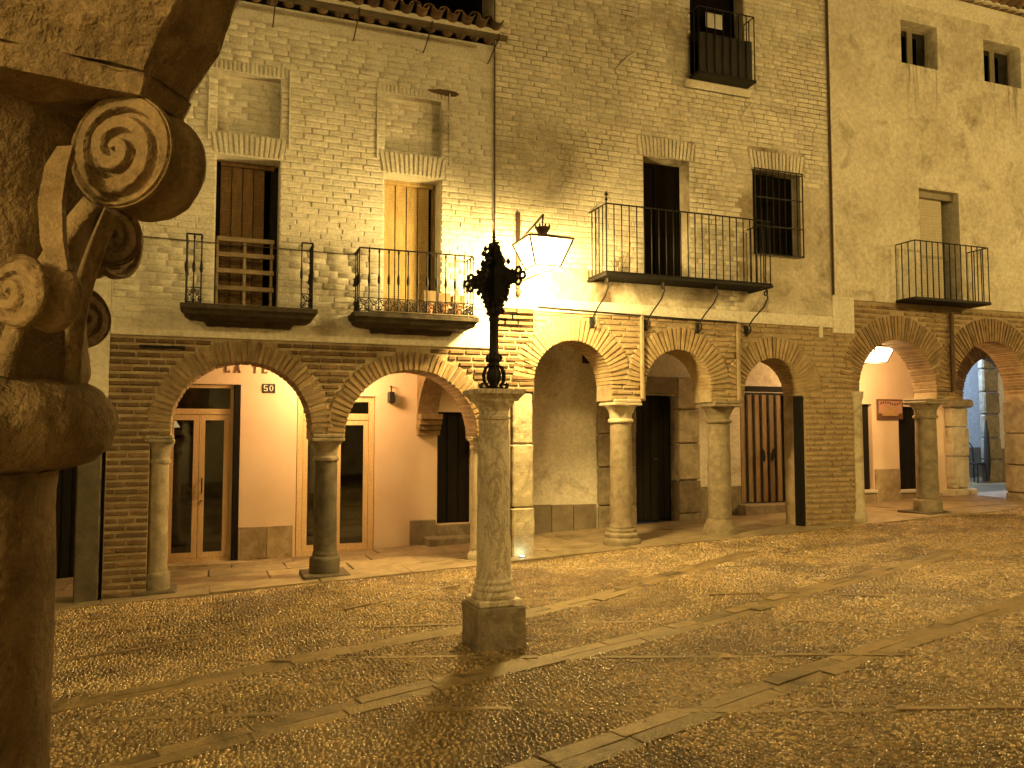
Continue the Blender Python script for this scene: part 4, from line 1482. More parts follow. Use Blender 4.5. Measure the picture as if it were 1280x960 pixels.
# a dry weed in a crack of the wall by the balcony
wd = MB()
for k in range(5):
    a = -.5 + k * .28
    wd.tube([(5.42, YF - .02, 3.86), (5.42 + .10 * a, YF - .06, 3.98), (5.42 + .25 * a, YF - .08, 4.10 + .03 * k)], .006, 4)
o = wd.build('dry_weed', surface('dry_stems', (.16, .11, .04), (.26, .19, .08), 8, .9, 0))
tag(o, 'dry weed growing between the wall and the wide iron balcony', 'weed')
MB().tube([(4.18, YF - .03, 3.375), (5.3, YF - .03, 3.35), (6.5, YF - .032, 3.325), (7.46, YF - .03, 3.32)], .011, 5).build('cable', M['black'], hB)
MB().tube([(9.34, YF - .03, 3.86), (9.342, YF - .03, 6.0), (9.345, YF - .03, 10.5)], .018, 6).build('corner_cable', M['rust'], hB)
MB().bevbox(9.05, 9.11, YF - .03, YF + .01, 3.15, 3.36, .005).build('corner_piece', M['plaster'], hB)
MB().add([(3.4, YF - .4, 10.6), (9.5, YF - .4, 10.6), (9.5, YF + 5, 11.9), (3.4, YF + 5, 11.9), (3.4, YF - .4, 10.68), (9.5, YF - .4, 10.68), (9.5, YF + 5, 11.98), (3.4, YF + 5, 11.98)],
         [(0, 3, 2, 1), (4, 5, 6, 7), (0, 1, 5, 4), (1, 2, 6, 5), (2, 3, 7, 6), (3, 0, 4, 7)]).build('roof', M['terracotta'], hB)
MB().box(3.56, 3.70, YR + .002, YF + 4.8, 5.8, 10.7).build('darkened_party_wall', M['blackwood'], hB)  # side wall coloured black in place of shade

# ---- gallery of house B
HOLGB = [(6.92, 7.76, -.6, 2.30), (9.10, 10.12, -.6, 2.38)]
wall_grid(4.402, 10.9, -.7, 3.5, HOLGB, YB + .002, YB + .35, 'gallery_wall', M['plaster'], hB)
MB().box(4.402, 9.9, YR - .02, YB + .01, 3.44, 3.5).build('ceiling', M['plaster_old'], hB)
x = 4.5
for w in (.40, .42, .40, .43):
    MB().bevbox(x, x + w - .01, YB - .03, YB + .005, gz(x, YB) - .1, .44 + rb.uniform(-.01, .01), .006).build('dado_panel', M['dado_grey'], hB)
    x += w
for z0, z1 in ((-.2, .40), (.41, 1.05), (1.06, 1.62), (1.63, 2.25), (2.26, 2.9), (2.91, 3.42)):
    roughen(MB().bevbox(6.17, 6.90, YB - .06 - rb.uniform(0, .015), YB + .005, z0, z1 - .01, .015).build('stone_block', M['stone'], hB), .03, .16, 4)
d = opening_door_dark(hB, 6.94, 7.42, .08, 2.28, M['greenwood'], YB + .10, 3)
d['label'] = 'dark green plank leaf'
MB().tube([(7.36, YB + .075, 1.18), (7.36, YB + .03, 1.18), (7.30, YB + .03, 1.18)], .010, 6).build('handle', M['zinc'], d)
opening_door_dark(hB, 7.43, 7.74, .08, 2.28, M['blackwood'], YB + .2, 2)  # black leaf stands in for the dark of the open half
for z0, z1 in ((-.15, .22), (.222, .80), (.81, 1.45), (1.46, 2.05), (2.06, 2.62)):
    roughen(MB().bevbox(7.742, 8.18, YB - .07 - rb.uniform(0, .02), YB + .2, z0, z1 - .008, .018).build('stone_block', M['stone_pale' if z0 > .3 else 'stone'], hB), .03, .16, 4)
MB().bevbox(6.90, 8.18, YB - .065, YB + .2, 2.32, 2.62, .018).build('stone_lintel', M['stone'], hB)
MB().bevbox(8.20, 9.08, YB - .035, YB + .005, -.1, .67, .008).build('plinth', M['stone'], hB)
# studded wooden door: planks, iron straps, studs
sd = MB().box(9.12, 10.10, YB + .10, YB + .13, .34, 2.36).build('door', M['blackwood'], hB)
sd['label'] = 'studded plank door with vertical iron straps'
for k in range(6):
    a = 9.125 + k * .163
    MB().bevbox(a, a + .157, YB + .06, YB + .098, .35, 2.35, .006).build('plank', M['plank'], sd)
stud = MB().lathe([(.016, 0), (.013, .007), (.005, .012)], n=8).mesh('stud', True); stud.materials.append(M['iron'])
for k in range(7):
    a = 9.125 + k * .1625
    MB().box(a - .020, a + .020, YB + .044, YB + .0585, .36, 2.34).build('iron_strap', M['iron'], sd)
    for z in (.55, 1.0, 1.45, 1.9, 2.2):
        shared('stud', stud, sd, (a, YB + .043, z), (PI / 2, 0, 0))
for s in (-1, 1):
    cx = 9.76 + s * .085
    pts = [(cx, 1.10), (cx + s * .05, 1.17), (cx + s * .065, 1.27), (cx + s * .05, 1.36), (cx, 1.28), (cx - s * .015, 1.19)]
    if s < 0: pts = pts[::-1]
    MB().prism(pts, YB + .042, YB + .0575).build('leaf_plate', M['iron'], sd)
MB().bevbox(9.0, 10.3, YB - .25, YB + .15, -.1, .335, .015).build('door_step', M['stone'], hB)
MB().bevbox(9.05, 10.15, YB - .02, YB + .12, 2.40, 2.50, .006).build('lintel', M['blackwood'], hB)
nb = thing('house_number_tile', 'small black number tile high on the shadowed white gallery wall', 'number tile', (5.98, YB, 2.9))
MB().bevbox(5.90, 6.06, YB - .018, YB - .001, 2.82, 2.98, .004).build('tile', M['black'], nb)

# ================================================================== HOUSE C: stained plaster, small windows, iron balcony
rc = random.Random(33)
hC = thing('house', 'stained plaster house with two small attic windows and a short iron balcony', 'house', (12.5, YF, gz(12.5, YF)), 'arcaded houses along the square')
C_TOP = 3.80
RC = .42
archC = [(10.70, 2.34, .84, RC, 2.19, .84), (12.86, 2.34, .90, RC, 2.22, .90), (15.2, 2.34, .90, RC, 2.22, .90)]
arcade_core(9.745, 17.0, C_TOP + .1, [(c[0] - c[5], c[0] + c[5], c[1], c[2], c[4]) for c in archC], [(13.76, 14.3, -.5), (16.1, 17.0, -.5)], YC, YR, 'arcade_wall', M['mortar'], hC)
for cx, cz, r, ln, sp, w in archC[:2]:
    arch_ring(hC, cx, cz, r, ln, YF - .002, YR + .006, sp, M['brick'], pitch=.057, joint=.019, rng=rc)
blc = ring_block(archC)
def blockC(za, zb):
    iv = list(blc(za, zb))
    if zb < 2.22: iv.append((9.7, 13.76))
    if za < 3.84 and zb > 3.24: iv.append((9.6, 9.775))
    return iv
bricksC = rows(9.75, 15.0, -.05, C_TOP, .083, .25, .022, blockC, rc, zj=.034)
place_bricks(bricksC, UBC, YC, .018, hC, 200, M['brick'], rc, key=lambda b: (b[0] > 14) * 5 - (b[1] - b[0]))
arcade_column(hC, 11.47, YF + .20, gz(11.47, YF), 2.20, .175, 'drum', M['stone'], M['stone'], M['stone'], label='granite column between two wide arches')
for z0, z1 in ((.0, .55), (.56, 1.05), (1.06, 1.62), (1.63, 2.20)):
    roughen(MB().bevbox(13.70, 14.4, YF - .02 - rc.uniform(0, .015), YR, z0, z1 - .008, .015).build('stone_block', M['stone'], hC), .03, .16, 4)
MB().tube([(11.86, YF - .05, 2.35), (11.86, YF - .05, 3.70)], .035, 10).build('downpipe', M['rust'], hC, smooth=True, angle=50)
HOLC = [(10.95, 11.79, 7.97, 8.74), (12.90, 13.84, 7.95, 8.73), (11.25, 12.17, 3.90, 5.82)]
wall_grid(9.344, 17.0, C_TOP, 9.25, HOLC, YF - .006, YR, 'wall', M['plaster_old'], hC)
MB().bevbox(9.36, 9.42, YF - .016, YF, 3.85, 9.2, .005).build('corner_band', M['plaster'], hC)
# cornice under the eaves
cp = [(0, 9.02), (-.04, 9.05), (-.05, 9.10), (-.10, 9.14), (-.12, 9.20), (-.12, 9.25), (0, 9.25)]
vs = [(9.35, YF - .004 + a, z) for a, z in cp] + [(17.0, YF - .004 + a, z) for a, z in cp]
n = len(cp)
MB().add(vs, [(i, i + n, (i + 1) % n + n, (i + 1) % n) for i in range(n)] + [tuple(range(n)), tuple(reversed(range(n, 2 * n)))]).build('cornice', M['plaster'], hC)
roofC = MB().add([(9.35, YF - .25, 9.252), (17.2, YF - .25, 9.252), (17.2, YF + 5, 10.6), (9.35, YF + 5, 10.6), (9.35, YF - .25, 9.30), (17.2, YF - .25, 9.30), (17.2, YF + 5, 10.65), (9.35, YF + 5, 10.65)],
                 [(0, 3, 2, 1), (4, 5, 6, 7), (0, 1, 5, 4), (1, 2, 6, 5), (2, 3, 7, 6), (3, 0, 4, 7)]).build('roof', M['plaster'], hC)
tiled_eave(roofC, 9.5, 15.6, YF - .34, 9.30, 2, .205, math.atan(1.35 / 5.2))
for x0, x1, z0, z1 in HOLC[:2]:
    w = dark_window(hC, x0, x1, z0, z1, y=YF + .20, leafmat=M['window_frame'])
    MB().box(x0 + .0, x1 - .0, YF + .005, YF + .19, z0 + .0015, z0 + .012).build('sill', M['plaster_old'], w)
# balcony door with roller blind
wC = MB().box(11.23, 12.19, YF + .40, YF + .44, 3.88, 5.84).build('window', M['dark'], hC)
MB().box(11.252, 11.95, YF + .17, YF + .19, 3.92, 5.80).build('roller_blind', M['blind_grey'], wC)
MB().bevbox(11.252, 12.165, YF + .10, YF + .168, 5.70, 5.817, .01).build('blind_box', M['window_frame'], wC)
MB().box(11.96, 12.05, YF + .28, YF + .36, 3.91, 5.70).build('frame', M['blackwood'], wC)
bC = MB().bevbox(10.66, 12.36, YF - .42, YF - .002, 3.80, 3.85, .01).build('balcony', M['iron'], hC)
bC['label'] = 'short iron balcony of plain bars'
me_c = baluster_mesh(.93, .009, M['iron'], 'plain')
iron_rail(bC, [(10.69, YF), (10.69, YF - .40), (12.33, YF - .40), (12.33, YF)], 3.85, .13, False, hh=.93, me=me_c)
# gallery of C
HOLGC = [(11.75, 12.22, .52, 2.20), (12.90, 13.72, .50, 2.16)]
wall_grid(10.902, 14.15, -.5, 3.6, HOLGC, YB + .002, YB + .35, 'gallery_wall', M['pink'], hC)
MB().box(9.902, 17.0, YR - .02, YB + .36, 3.55, 3.62).build('ceiling', M['pink'], hC)
for x0, x1, z0, z1, pl in ((11.75, 12.22, .52, 2.20, 3), (12.90, 13.72, .50, 2.16, 4)):
    opening_door_dark(hC, x0, x1, z0, z1, M['blackwood'], YB + .10, pl)
    MB().bevbox(x0 - .04, x1 + .06, YB - .05, YB + .11, z0 - .06, z0 - .004, .008).build('sill', M['white'], hC)
MB().bevbox(11.0, 12.24, YB - .03, YB + .004, -.2, .44, .008).build('plinth', M['dado'], hC)
MB().bevbox(12.25, 12.88, YB - .035, YB + .004, -.2, .92, .008).build('plinth', M['dado'], hC)
MB().bevbox(12.885, 14.0, YB - .03, YB + .004, -.2, .42, .008).build('plinth', M['dado'], hC)
# stone pillar and inner arch where the alley leaves the gallery
for z0, z1, e in ((.1, .50, .10), (.505, 1.15, 0), (1.155, 1.75, .01), (1.755, 2.15, 0)):
    roughen(MB().bevbox(14.16 - e, 14.62 + e, YB - .15 - e, YB + .34, z0, z1 - .005, .02).build('stone_block', M['stone_pale'], hC), .03, .16, 4)
MB().bevbox(14.08, 14.72, YB - .22, YB + .36, 2.15, 2.32, .03).build('impost', M['stone'], hC)
inn = (15.55, 2.38, .86)
arcade_core(14.16, 17.0, 3.56, [(14.69, 16.41, 2.38, .86, 2.33)], [(16.41, 17.0, -.3)], YB + .02, YB + .34, 'inner_arch_wall', M['mortar'], hC)
arch_ring(hC, 15.55, 2.38, .86, .34, YB - .005, YB + .36, 2.33, M['brick'], pitch=.06, rng=rc)
ib = rows(14.17, 16.9, 2.33, 3.54, .083, .25, .022, ring_block([(15.55, 2.38, .86, .34, 2.33, .86)]), rc, zj=.034)
brick_stuff('inner_brickwork', ib, YB + .02, lambda x, z: rc.uniform(.012, .025), M['brick'], hC, np.random.default_rng(77))
# poster on the gallery wall
ps = thing('poster', 'pink poster with a band of dark lettering between two dark gallery doors', 'poster', (12.65, YB, 2.0))
MB().bevbox(12.33, 12.99, YB - .035, YB - .004, 1.90, 2.30, .005).build('board', M['sign_brown'], ps)
MB().box(12.36, 12.96, YB - .039, YB - .0365, 2.02, 2.27).build('sheet', M['sign_pink'], ps)
MB().prism([(12.45, 1.97), (12.85, 1.97), (12.88, 2.03), (12.80, 2.03), (12.78, 2.08), (12.54, 2.08), (12.52, 2.03), (12.42, 2.03)], YB - .044, YB - .040).build('printed_scroll', M['ochre'], ps)
for k in range(9):
    x = 12.40 + k * .06
    z = 2.195 + .02 * math.sin(k * .8)
    MB().prism([(x, z), (x + .03, z + .004), (x + .042, z + .045), (x + .01, z + .05)], YB - .043, YB - .040).build('printed_mark', M['sign_brown'], ps)
MB().prism([(12.60, 2.10), (12.72, 2.09), (12.78, 2.14), (12.70, 2.175), (12.62, 2.16)], YB - .043, YB - .040).build('printed_figure', M['ochre'], ps)

# ================================================================== ALLEY beyond the arch, lit by a cool street light
hE = thing('alley_house', 'pale house wall lit blue white at the end of the alley', 'house', (18.0, 15.6, gz(18, 15.6)))
MB().box(13.2, 24.0, 15.5, 15.9, -.2, 7.0).build('wall', M['bluewall'], hE)
MB().bevbox(13.2, 24.0, 15.46, 15.502, -.2, 1.25, .01).build('dado', M['dado_grey'], hE)
MB().bevbox(17.55, 17.95, 15.40, 15.52, .3, 6.0, .015).build('pilaster', M['bluewall'], hE)
hF = thing('alley_corner', 'white corner wall with a rough stone quoin pillar in the alley', 'wall', (18.4, 14.2, gz(18.4, 14.2)))
z = .3
for k in range(7):
    h = random.uniform(.5, .75)
    roughen(MB().bevbox(17.40 - random.uniform(0, .04), 17.90, 14.0 - random.uniform(0, .03), 14.15, z, z + h - .01, .03).build('stone_block', M['stone'], hF), .03, .16, 4)
    z += h
MB().box(17.905, 21.0, 14.05, 14.15, -.1, 6.0).build('wall', M['bluewall'], hF)
MB().bevbox(17.905, 21.0, 14.01, 14.052, -.1, 1.25, .01).build('dado', M['dado_grey'], hF)
bk = thing('cafe_chair', 'small dark metal chair leaning by the stone pillar in the alley', 'chair', (17.3, 14.2, gz(17.3, 14.2)))
cz_ = gz(17.3, 14.2)
for x, y in ((17.10, 14.0), (17.40, 14.0), (17.10, 14.35), (17.40, 14.35)):
    MB().tube([(x, y, cz_), (x, y, cz_ + .46)], .014, 6).build('leg', M['iron'], bk)
MB().bevbox(17.07, 17.43, 13.97, 14.38, cz_ + .44, cz_ + .48, .01).build('seat', M['iron'], bk)
MB().tube([(17.10, 14.35, cz_ + .46), (17.10, 14.38, cz_ + .85), (17.17, 14.39, cz_ + .95), (17.33, 14.39, cz_ + .95), (17.40, 14.38, cz_ + .85), (17.40, 14.35, cz_ + .46)], .014, 6).build('backrest', M['iron'], bk)
cv = MB()
cv.tube([(17.33, 13.92, cz_ + .05), (17.35, 13.94, cz_ + .5), (17.37, 13.955, cz_ + 1.1), (17.38, 13.965, 1.95)], [.045, .075, .06, .015], 8)
o = cv.build('folded_parasol', M['black']); tag(o, 'dark folded parasol leaning against the stone quoin pillar', 'parasol')

# ================================================================== LANTERNS
def lantern(name, label, loc, s, power, colr, bracket=None, chain=None, group='street lanterns', radius=.20, crown=True):
    """tapered four-sided lantern: roof, frame bars, four panes, crown; loc = centre of the upper rim"""
    X, Y, Z = loc
    t = thing(name, label, 'lantern', (X, Y, Z - .34 * s), group)
    a, b, h = .29 * s, .17 * s, .32 * s
    rf = MB()
    ap = .10 * s
    rf.add([(X - a * 1.06, Y - a * 1.06, Z), (X + a * 1.06, Y - a * 1.06, Z), (X + a * 1.06, Y + a * 1.06, Z), (X - a * 1.06, Y + a * 1.06, Z),
            (X - a * 1.06, Y - a * 1.06, Z + .025 * s), (X + a * 1.06, Y - a * 1.06, Z + .025 * s), (X + a * 1.06, Y + a * 1.06, Z + .025 * s), (X - a * 1.06, Y + a * 1.06, Z + .025 * s),
            (X - .07 * s, Y - .07 * s, Z + ap), (X + .07 * s, Y - .07 * s, Z + ap), (X + .07 * s, Y + .07 * s, Z + ap), (X - .07 * s, Y + .07 * s, Z + ap)],
           [(0, 3, 2, 1), (0, 1, 5, 4), (1, 2, 6, 5), (2, 3, 7, 6), (3, 0, 4, 7), (4, 5, 9, 8), (5, 6, 10, 9), (6, 7, 11, 10), (7, 4, 8, 11), (8, 9, 10, 11)])
    rf = rf.build('roof', M['rust'], t)
    cs = [(-1, -1), (1, -1), (1, 1), (-1, 1)]
    for i in range(4):
        (p, q), (u, w) = cs[i], cs[(i + 1) % 4]
        MB().tube([(X + p * a, Y + q * a, Z - .002), (X + p * b, Y + q * b, Z - h)], .013 * s, 5).build('frame_bar', M['iron'], t)
        MB().tube([(X + p * b, Y + q * b, Z - h), (X + u * b, Y + w * b, Z - h)], .011 * s, 5).build('rim_bar', M['iron'], t)
        k = .955
        MB().add([(X + p * a * k, Y + q * a * k, Z - .006), (X + u * a * k, Y + w * a * k, Z - .006), (X + u * b * k, Y + w * b * k, Z - h + .004), (X + p * b * k, Y + q * b * k, Z - h + .004)],
                 [(0, 1, 2, 3)]).build('pane', M['lamp_glass'], t)
    MB().lathe([(.01, -.02), (.035, 0), (.045, .04), (.03, .085), (.01, .10)], (X, Y, Z - .2 * s), 12).build('bulb', M['bulb'], t, smooth=True).visible_shadow = True
    if crown:
        MB().lathe([(.055 * s, .0), (.06 * s, .03 * s), (.10 * s, .10 * s), (.085 * s, .10 * s), (.05 * s, .03 * s)], (X, Y, Z + ap - .005), 16).build('crown', M['rust'], t, smooth=True, angle=40)
        for k in range(8):
            an = 2 * PI * k / 8
            cx, cy2 = X + .093 * s * math.cos(an), Y + .093 * s * math.sin(an)
            MB().lathe([(.012 * s, 0), (.016 * s, .02 * s), (.003, .045 * s)], (cx, cy2, Z + ap + .09 * s), 6).build('crown_point', M['rust'], t)
    if bracket is not None:
        yw = bracket
        sg_ = 1 if yw > Y else -1
        br = MB().bevbox(X - .03, X + .03, min(yw - .04 * sg_, yw), max(yw - .04 * sg_, yw), Z - .45 * s, Z + .62 * s, .006).build('wall_bar', M['rust'], t)
        MB().tube([(X, yw - .03 * sg_, Z + .20 * s), (X, (yw + Y) / 2, Z + .27 * s), (X, Y - .02 * sg_, Z + .36 * s)], .014, 6).build('upper_arm', M['rust'], t)
        MB().tube([(X, yw - .1 * sg_, Z + .21 * s)] + spiral((X, yw - .22 * sg_, Z + .14 * s), .08, .02, 1.1, PI * .3, 12, 'yz') , .009, 5).build('scroll', M['rust'], t)
        MB().tube([(X, Y - .02 * sg_, Z + .36 * s), (X, Y, Z + .28 * s), (X, Y, Z + ap)], .012, 6).build('hanger', M['rust'], t)
        MB().tube([(X, yw - .03 * sg_, Z - .40 * s), (X, yw - .12 * sg_, Z - .36 * s), (X, Y + .05 * sg_, Z - .375 * s)], .012, 6).build('lower_arm', M['rust'], t)
        MB().tube(spiral((X, Y + .03, Z - .40 * s), .045, .012, 1.2, PI / 2, 12, 'yz'), .008, 5).build('curl', M['rust'], t)
        MB().lathe([(.006, -.10), (.03, -.06), (.036, -.02), (.012, .03)], (X, yw - .05 * sg_, Z - .46 * s), 10).build('drop', M['rust'], t, smooth=True)
    if chain is not None:
        MB().tube([(X, Y, Z + ap), (X, Y, chain)], .010, 6).build('hanger', M['rust'], t)
    point_light('lamp_light', (X, Y, Z - .25 * s), power, colr, radius, t)
    return t

lantern('wall_lantern', 'large lit lantern with a crown on a bracket above the stone pillar', (3.90, 9.27, 4.05), 1.0, P_MAIN, LAMP, bracket=YF + .005)
lantern('gallery_lantern', 'lit lantern hanging under the arch before the peach gallery wall', (11.28, 11.25, 3.17), .82, P_GALLERY_C, LAMP_WARM, chain=3.56, crown=False, group='gallery lanterns')
lantern('gallery_lantern', 'lit lantern hanging in the gallery behind the dark granite column', (1.62, 11.55, 2.80), .62, P_GALLERY_A, LAMP_WARM, chain=3.01, crown=False, group='gallery lanterns')

# opposite arcade, behind the camera: its walls carry lanterns of the same kind
hO = thing('opposite_house', 'plain plaster arcaded house over the carved column opposite the brick arcades', 'house', (0, -2.4, gz(0, -2.4)))
MB().box(-12, 21, -2.8, -2.4, -.8, 3.3).build('gallery_wall', M['plaster_old'], hO)
MB().box(-12, 21, .98, 1.42, 3.3, 8.5).build('wall', M['plaster_old'], hO)
MB().box(-12, 21, -2.8, 1.42, 3.2, 3.298).build('ceiling', M['plaster_old'], hO)
for x_ in (2.75, 5.3, 7.8):  # unseen columns and springers, added to shade the carved column from the lanterns
    arcade_column(hO, x_, 1.2, gz(x_, 1.2), 2.34, .175, 'round', M['stone'])
    MB().box(x_ - .42, x_ + .42, .98, 1.42, 2.36, 3.3).build('springer', M['mortar'], hO)
lantern('wall_lantern', 'lit lantern on the gallery wall behind the carved column', (-2.5, -1.6, 2.75), .8, P_OPPOSITE, LAMP, bracket=-2.402)
lantern('wall_lantern', 'lit bracket lantern high on the opposite house, beyond the carved column', (-5.5, 1.95, 6.4), 1.0, P_FAR * .55, LAMP, bracket=.978 + .442, radius=.35)
lantern('wall_lantern', 'lit bracket lantern high on the opposite house, above its plain columns', (9.5, 1.95, 6.4), 1.0, P_FAR * .8, LAMP, bracket=.978 + .442, radius=.35)
lantern('wall_lantern', 'lit bracket lantern high on the opposite house, past its last plain column', (18.5, 1.95, 6.4), 1.0, P_FAR * 1.6, LAMP, bracket=.978 + .442, radius=.35)

# cool street light in the alley
sl_ = thing('alley_lamp', 'cool white street lamp on the alley wall', 'lamp', (15.6, 15.4, 4.2))
MB().tube([(15.6, 15.5, 4.2), (15.6, 15.2, 4.35), (15.6, 14.6, 4.38)], .03, 8).build('arm', M['zinc'], sl_)
MB().lathe([(.05, .10), (.14, .04), (.15, 0), (.02, -.005)], (15.6, 14.5, 4.32), 16).build('head', M['zinc'], sl_, smooth=True, angle=40)
point_light('lamp_light', (15.6, 14.5, 4.22), P_STREET, (.50, .70, 1.0), .08, sl_)

# little uplight at the foot of the stone pillar
ul = thing('ground_uplight', 'tiny bright greenish uplight at the foot of the pale stone pillar', 'spotlight', (3.93, YF - .10, gz(3.93, YF)))
zf = floor_z(3.93, YF - .1)
MB().lathe([(.045, -.02), (.045, .012), (.036, .014)], (3.93, YF - .10, zf), 14).build('housing', M['zinc'], ul)
MB().lathe([(.034, .0145), (.002, .020)], (3.93, YF - .10, zf), 14).build('lens', M['uplight'], ul)
point_light('lamp_light', (3.93, YF - .10, zf + .06), .35, (.7, 1.0, .8), .02, ul)

# small lit lamp inside the shop
il = thing('shop_lamp', 'small lit lamp with a white shade glowing behind the shop door glass', 'lamp', (-.52, YB + 1.2, 1.75))
MB().lathe([(.05, .10), (.11, 0), (.10, 0), (.04, .095)], (-.55, YB + 1.0, 1.72), 18).build('shade', M['shade'], il, smooth=True, angle=40)
MB().tube([(-.55, YB + 1.0, 1.80), (-.55, YB + 1.0, 2.70)], .006, 5).build('cord', M['black'], il)


# ================================================================== MARBLE COLUMN WITH IRON CROSS in the square
mx, my = 2.15, 6.14
gzm = gz(mx, my)
mc = thing('marble_column', 'free standing veined marble column on a stone plinth in the square', 'column', (mx, my, gzm))
s = .205
pl = MB().bevbox(mx - s, mx + s, my - s, my + s, gzm - .15, .285, .012).build('plinth', M['plinth'], mc)
roughen(pl, .022, .09, 5)
MB().bevbox(mx - .185, mx + .185, my - .185, my + .185, .283, .335, .012).build('foot_slab', M['marble'], mc)
MB().lathe([(.165, .33), (.178, .345), (.178, .365), (.16, .38), (.15, .39), (.162, .40), (.168, .415), (.160, .43), (.148, .44), (.148, .455), (.156, .463), (.154, .478), (.142, .49), (.10, .49)], (mx, my, 0), 40).build('base', M['marble'], mc, smooth=True, angle=50)
MB().lathe([(.140, .485), (.139, .60), (.133, 1.1), (.124, 1.60), (.120, 1.755)], (mx, my, 0), 40).build('shaft', M['marble'], mc, smooth=True, angle=50)
roughen(bpy.context.scene.objects['shaft'], .014, .12, 3)
MB().lathe([(.115, 1.75), (.133, 1.753), (.135, 1.775), (.121, 1.785), (.119, 1.82), (.128, 1.828), (.130, 1.84), (.142, 1.855), (.165, 1.885), (.170, 1.90), (.12, 1.90)], (mx, my, 0), 40).build('capital', M['marble'], mc, smooth=True, angle=45)
cp2 = MB()
vs = []
for w, z in ((.155, 1.898), (.165, 1.92), (.185, 1.945), (.200, 1.955), (.203, 1.985), (.198, 1.992)):
    vs += [(mx - w, my - w, z), (mx + w, my - w, z), (mx + w, my + w, z), (mx - w, my + w, z)]
fs = [(0, 3, 2, 1), (20, 21, 22, 23)]
for k in range(5):
    for i in range(4):
        j = (i + 1) % 4
        fs.append((4 * k + i, 4 * k + j, 4 * k + 4 + j, 4 * k + 4 + i))
cp2.add(vs, fs).build('abacus', M['marble'], mc)
ic = thing('iron_cross', 'ornate black iron cross with jagged foliage standing on the marble column', 'cross', (mx, my, 1.992))
zc0 = 1.990
MB().lathe([(.075, 0), (.08, .015), (.06, .03), (.03, .035), (.045, .06), (.062, .10), (.060, .14), (.045, .175), (.036, .19), (.05, .20), (.05, .215), (.036, .23),
            (.046, .25), (.048, .27), (.038, .29), (.036, .56), (.045, .57), (.045, .59), (.036, .60), (.052, .625), (.055, .65), (.04, .68), (.05, .70), (.03, .74)],
           (mx, my, zc0), 20).build('stem', M['iron'], ic, smooth=True, angle=50)
for k in range(6):    # bulging cage of straps and little feet
    an = 2 * PI * k / 6 + .3
    c_, s_ = math.cos(an), math.sin(an)
    pts = [(mx + c_ * r, my + s_ * r, zc0 + z) for r, z in ((.035, .20), (.075, .185), (.095, .13), (.09, .07), (.06, .03), (.085, .012), (.12, .02), (.125, .045), (.105, .05))]
    MB().tube(pts, .011, 6).build('strap', M['iron'], ic, smooth=True)
    pts = [(mx + c_ * r, my + s_ * r, zc0 + z) for r, z in ((.036, .30), (.06, .285), (.07, .26), (.055, .235), (.035, .23))]
    MB().tube(pts, .008, 5).build('scroll', M['iron'], ic, smooth=True)
cu = Vector((.50, -.866, 0))
cn = Vector((-cu.y, cu.x, 0))
rz_ = random.Random(2)
def plate(half, dirv, th, name, jag=.024):
    """solid foliage plate: half = [(z, w)] outline, jagged edge"""
    pr, plft = [], []
    for (z0, w0), (z1, w1) in zip(half, half[1:]):
        st = max(2, int(math.hypot(z1 - z0, w1 - w0) / .020))
        for k in range(st):
            t = k / st
            z, w = z0 + (z1 - z0) * t, w0 + (w1 - w0) * t
            pr.append((w + (jag if k % 2 else -.2 * jag) * rz_.uniform(.4, 1.3), z + rz_.uniform(-.003, .003)))
            plft.append((-w - (jag if k % 2 else -.2 * jag) * rz_.uniform(.4, 1.3), z + rz_.uniform(-.003, .003)))
    loop = pr + plft[::-1]
    n = len(loop)
    nrm = Vector((-dirv.y, dirv.x, 0))
    vs = []
    for s_ in (-1, 1):
        for w, z in loop:
            p = Vector((mx, my, z)) + dirv * w + nrm * (s_ * th / 2)
            vs.append(tuple(p))
    m = len(pr)
    fs = []
    for i in range(m - 1):
        fs.append((i, i + 1, n - 2 - i, n - 1 - i))
        fs.append((n + i, n + n - 1 - i, n + n - 2 - i, n + i + 1))
    for i in range(n):
        j = (i + 1) % n
        fs.append((i, n + i, n + j, j))
    return MB().add(vs, fs).build(name, M['iron'], ic)
zx = 2.90
plate([(2.60, .045), (2.66, .075), (2.70, .085), (2.74, .105), (2.80, .135), (2.84, .15), (2.90, .16), (2.96, .14), (3.02, .105), (3.07, .085), (3.10, .07), (3.14, .05), (3.19, .04), (3.22, .018)], cu, .035, 'foliage_plate')
plate([(2.62, .045), (2.70, .08), (2.80, .105), (2.90, .11), (3.0, .10), (3.08, .07), (3.16, .04), (3.21, .018)], cn, .03, 'foliage_plate')
# arms: tapered plates ending in trefoil rings
for sgn in (-1, 1):
    mb = MB()
    loop = [(.06, .085), (.12, .070), (.14, .078), (.18, .055), (.20, .06), (.225, .045), (.245, .03)]
    top = [(u, zx + h) for u, h in loop]; bot = [(u, zx - h) for u, h in loop]
    pts = top + bot[::-1]
    n = len(pts)
    vs = []
    for s_ in (-1, 1):
        for u, z in pts:
            vs.append(tuple(Vector((mx, my, z)) + cu * (sgn * u) + cn * (s_ * .016)))
    m = len(top)
    fs = []
    for i in range(m - 1):
        fs.append((i, i + 1, n - 2 - i, n - 1 - i)); fs.append((n + i, 2 * n - 1 - i, 2 * n - 2 - i, n + i + 1))
    for i in range(n):
        fs.append((i, n + i, n + (i + 1) % n, (i + 1) % n))
    arm = mb.add(vs, fs).build('arm', M['iron'], ic)
    for (u, dz) in ((.30, 0), (.258, .045), (.258, -.045)):
        c = Vector((mx, my, zx + dz)) + cu * (sgn * u)
        ring = [tuple(c + cu * (.027 * math.cos(2 * PI * k / 10)) + Vector((0, 0, .027 * math.sin(2 * PI * k / 10)))) for k in range(11)]
        MB().tube(ring, .012, 6).build('trefoil_ring', M['iron'], arm, smooth=True)
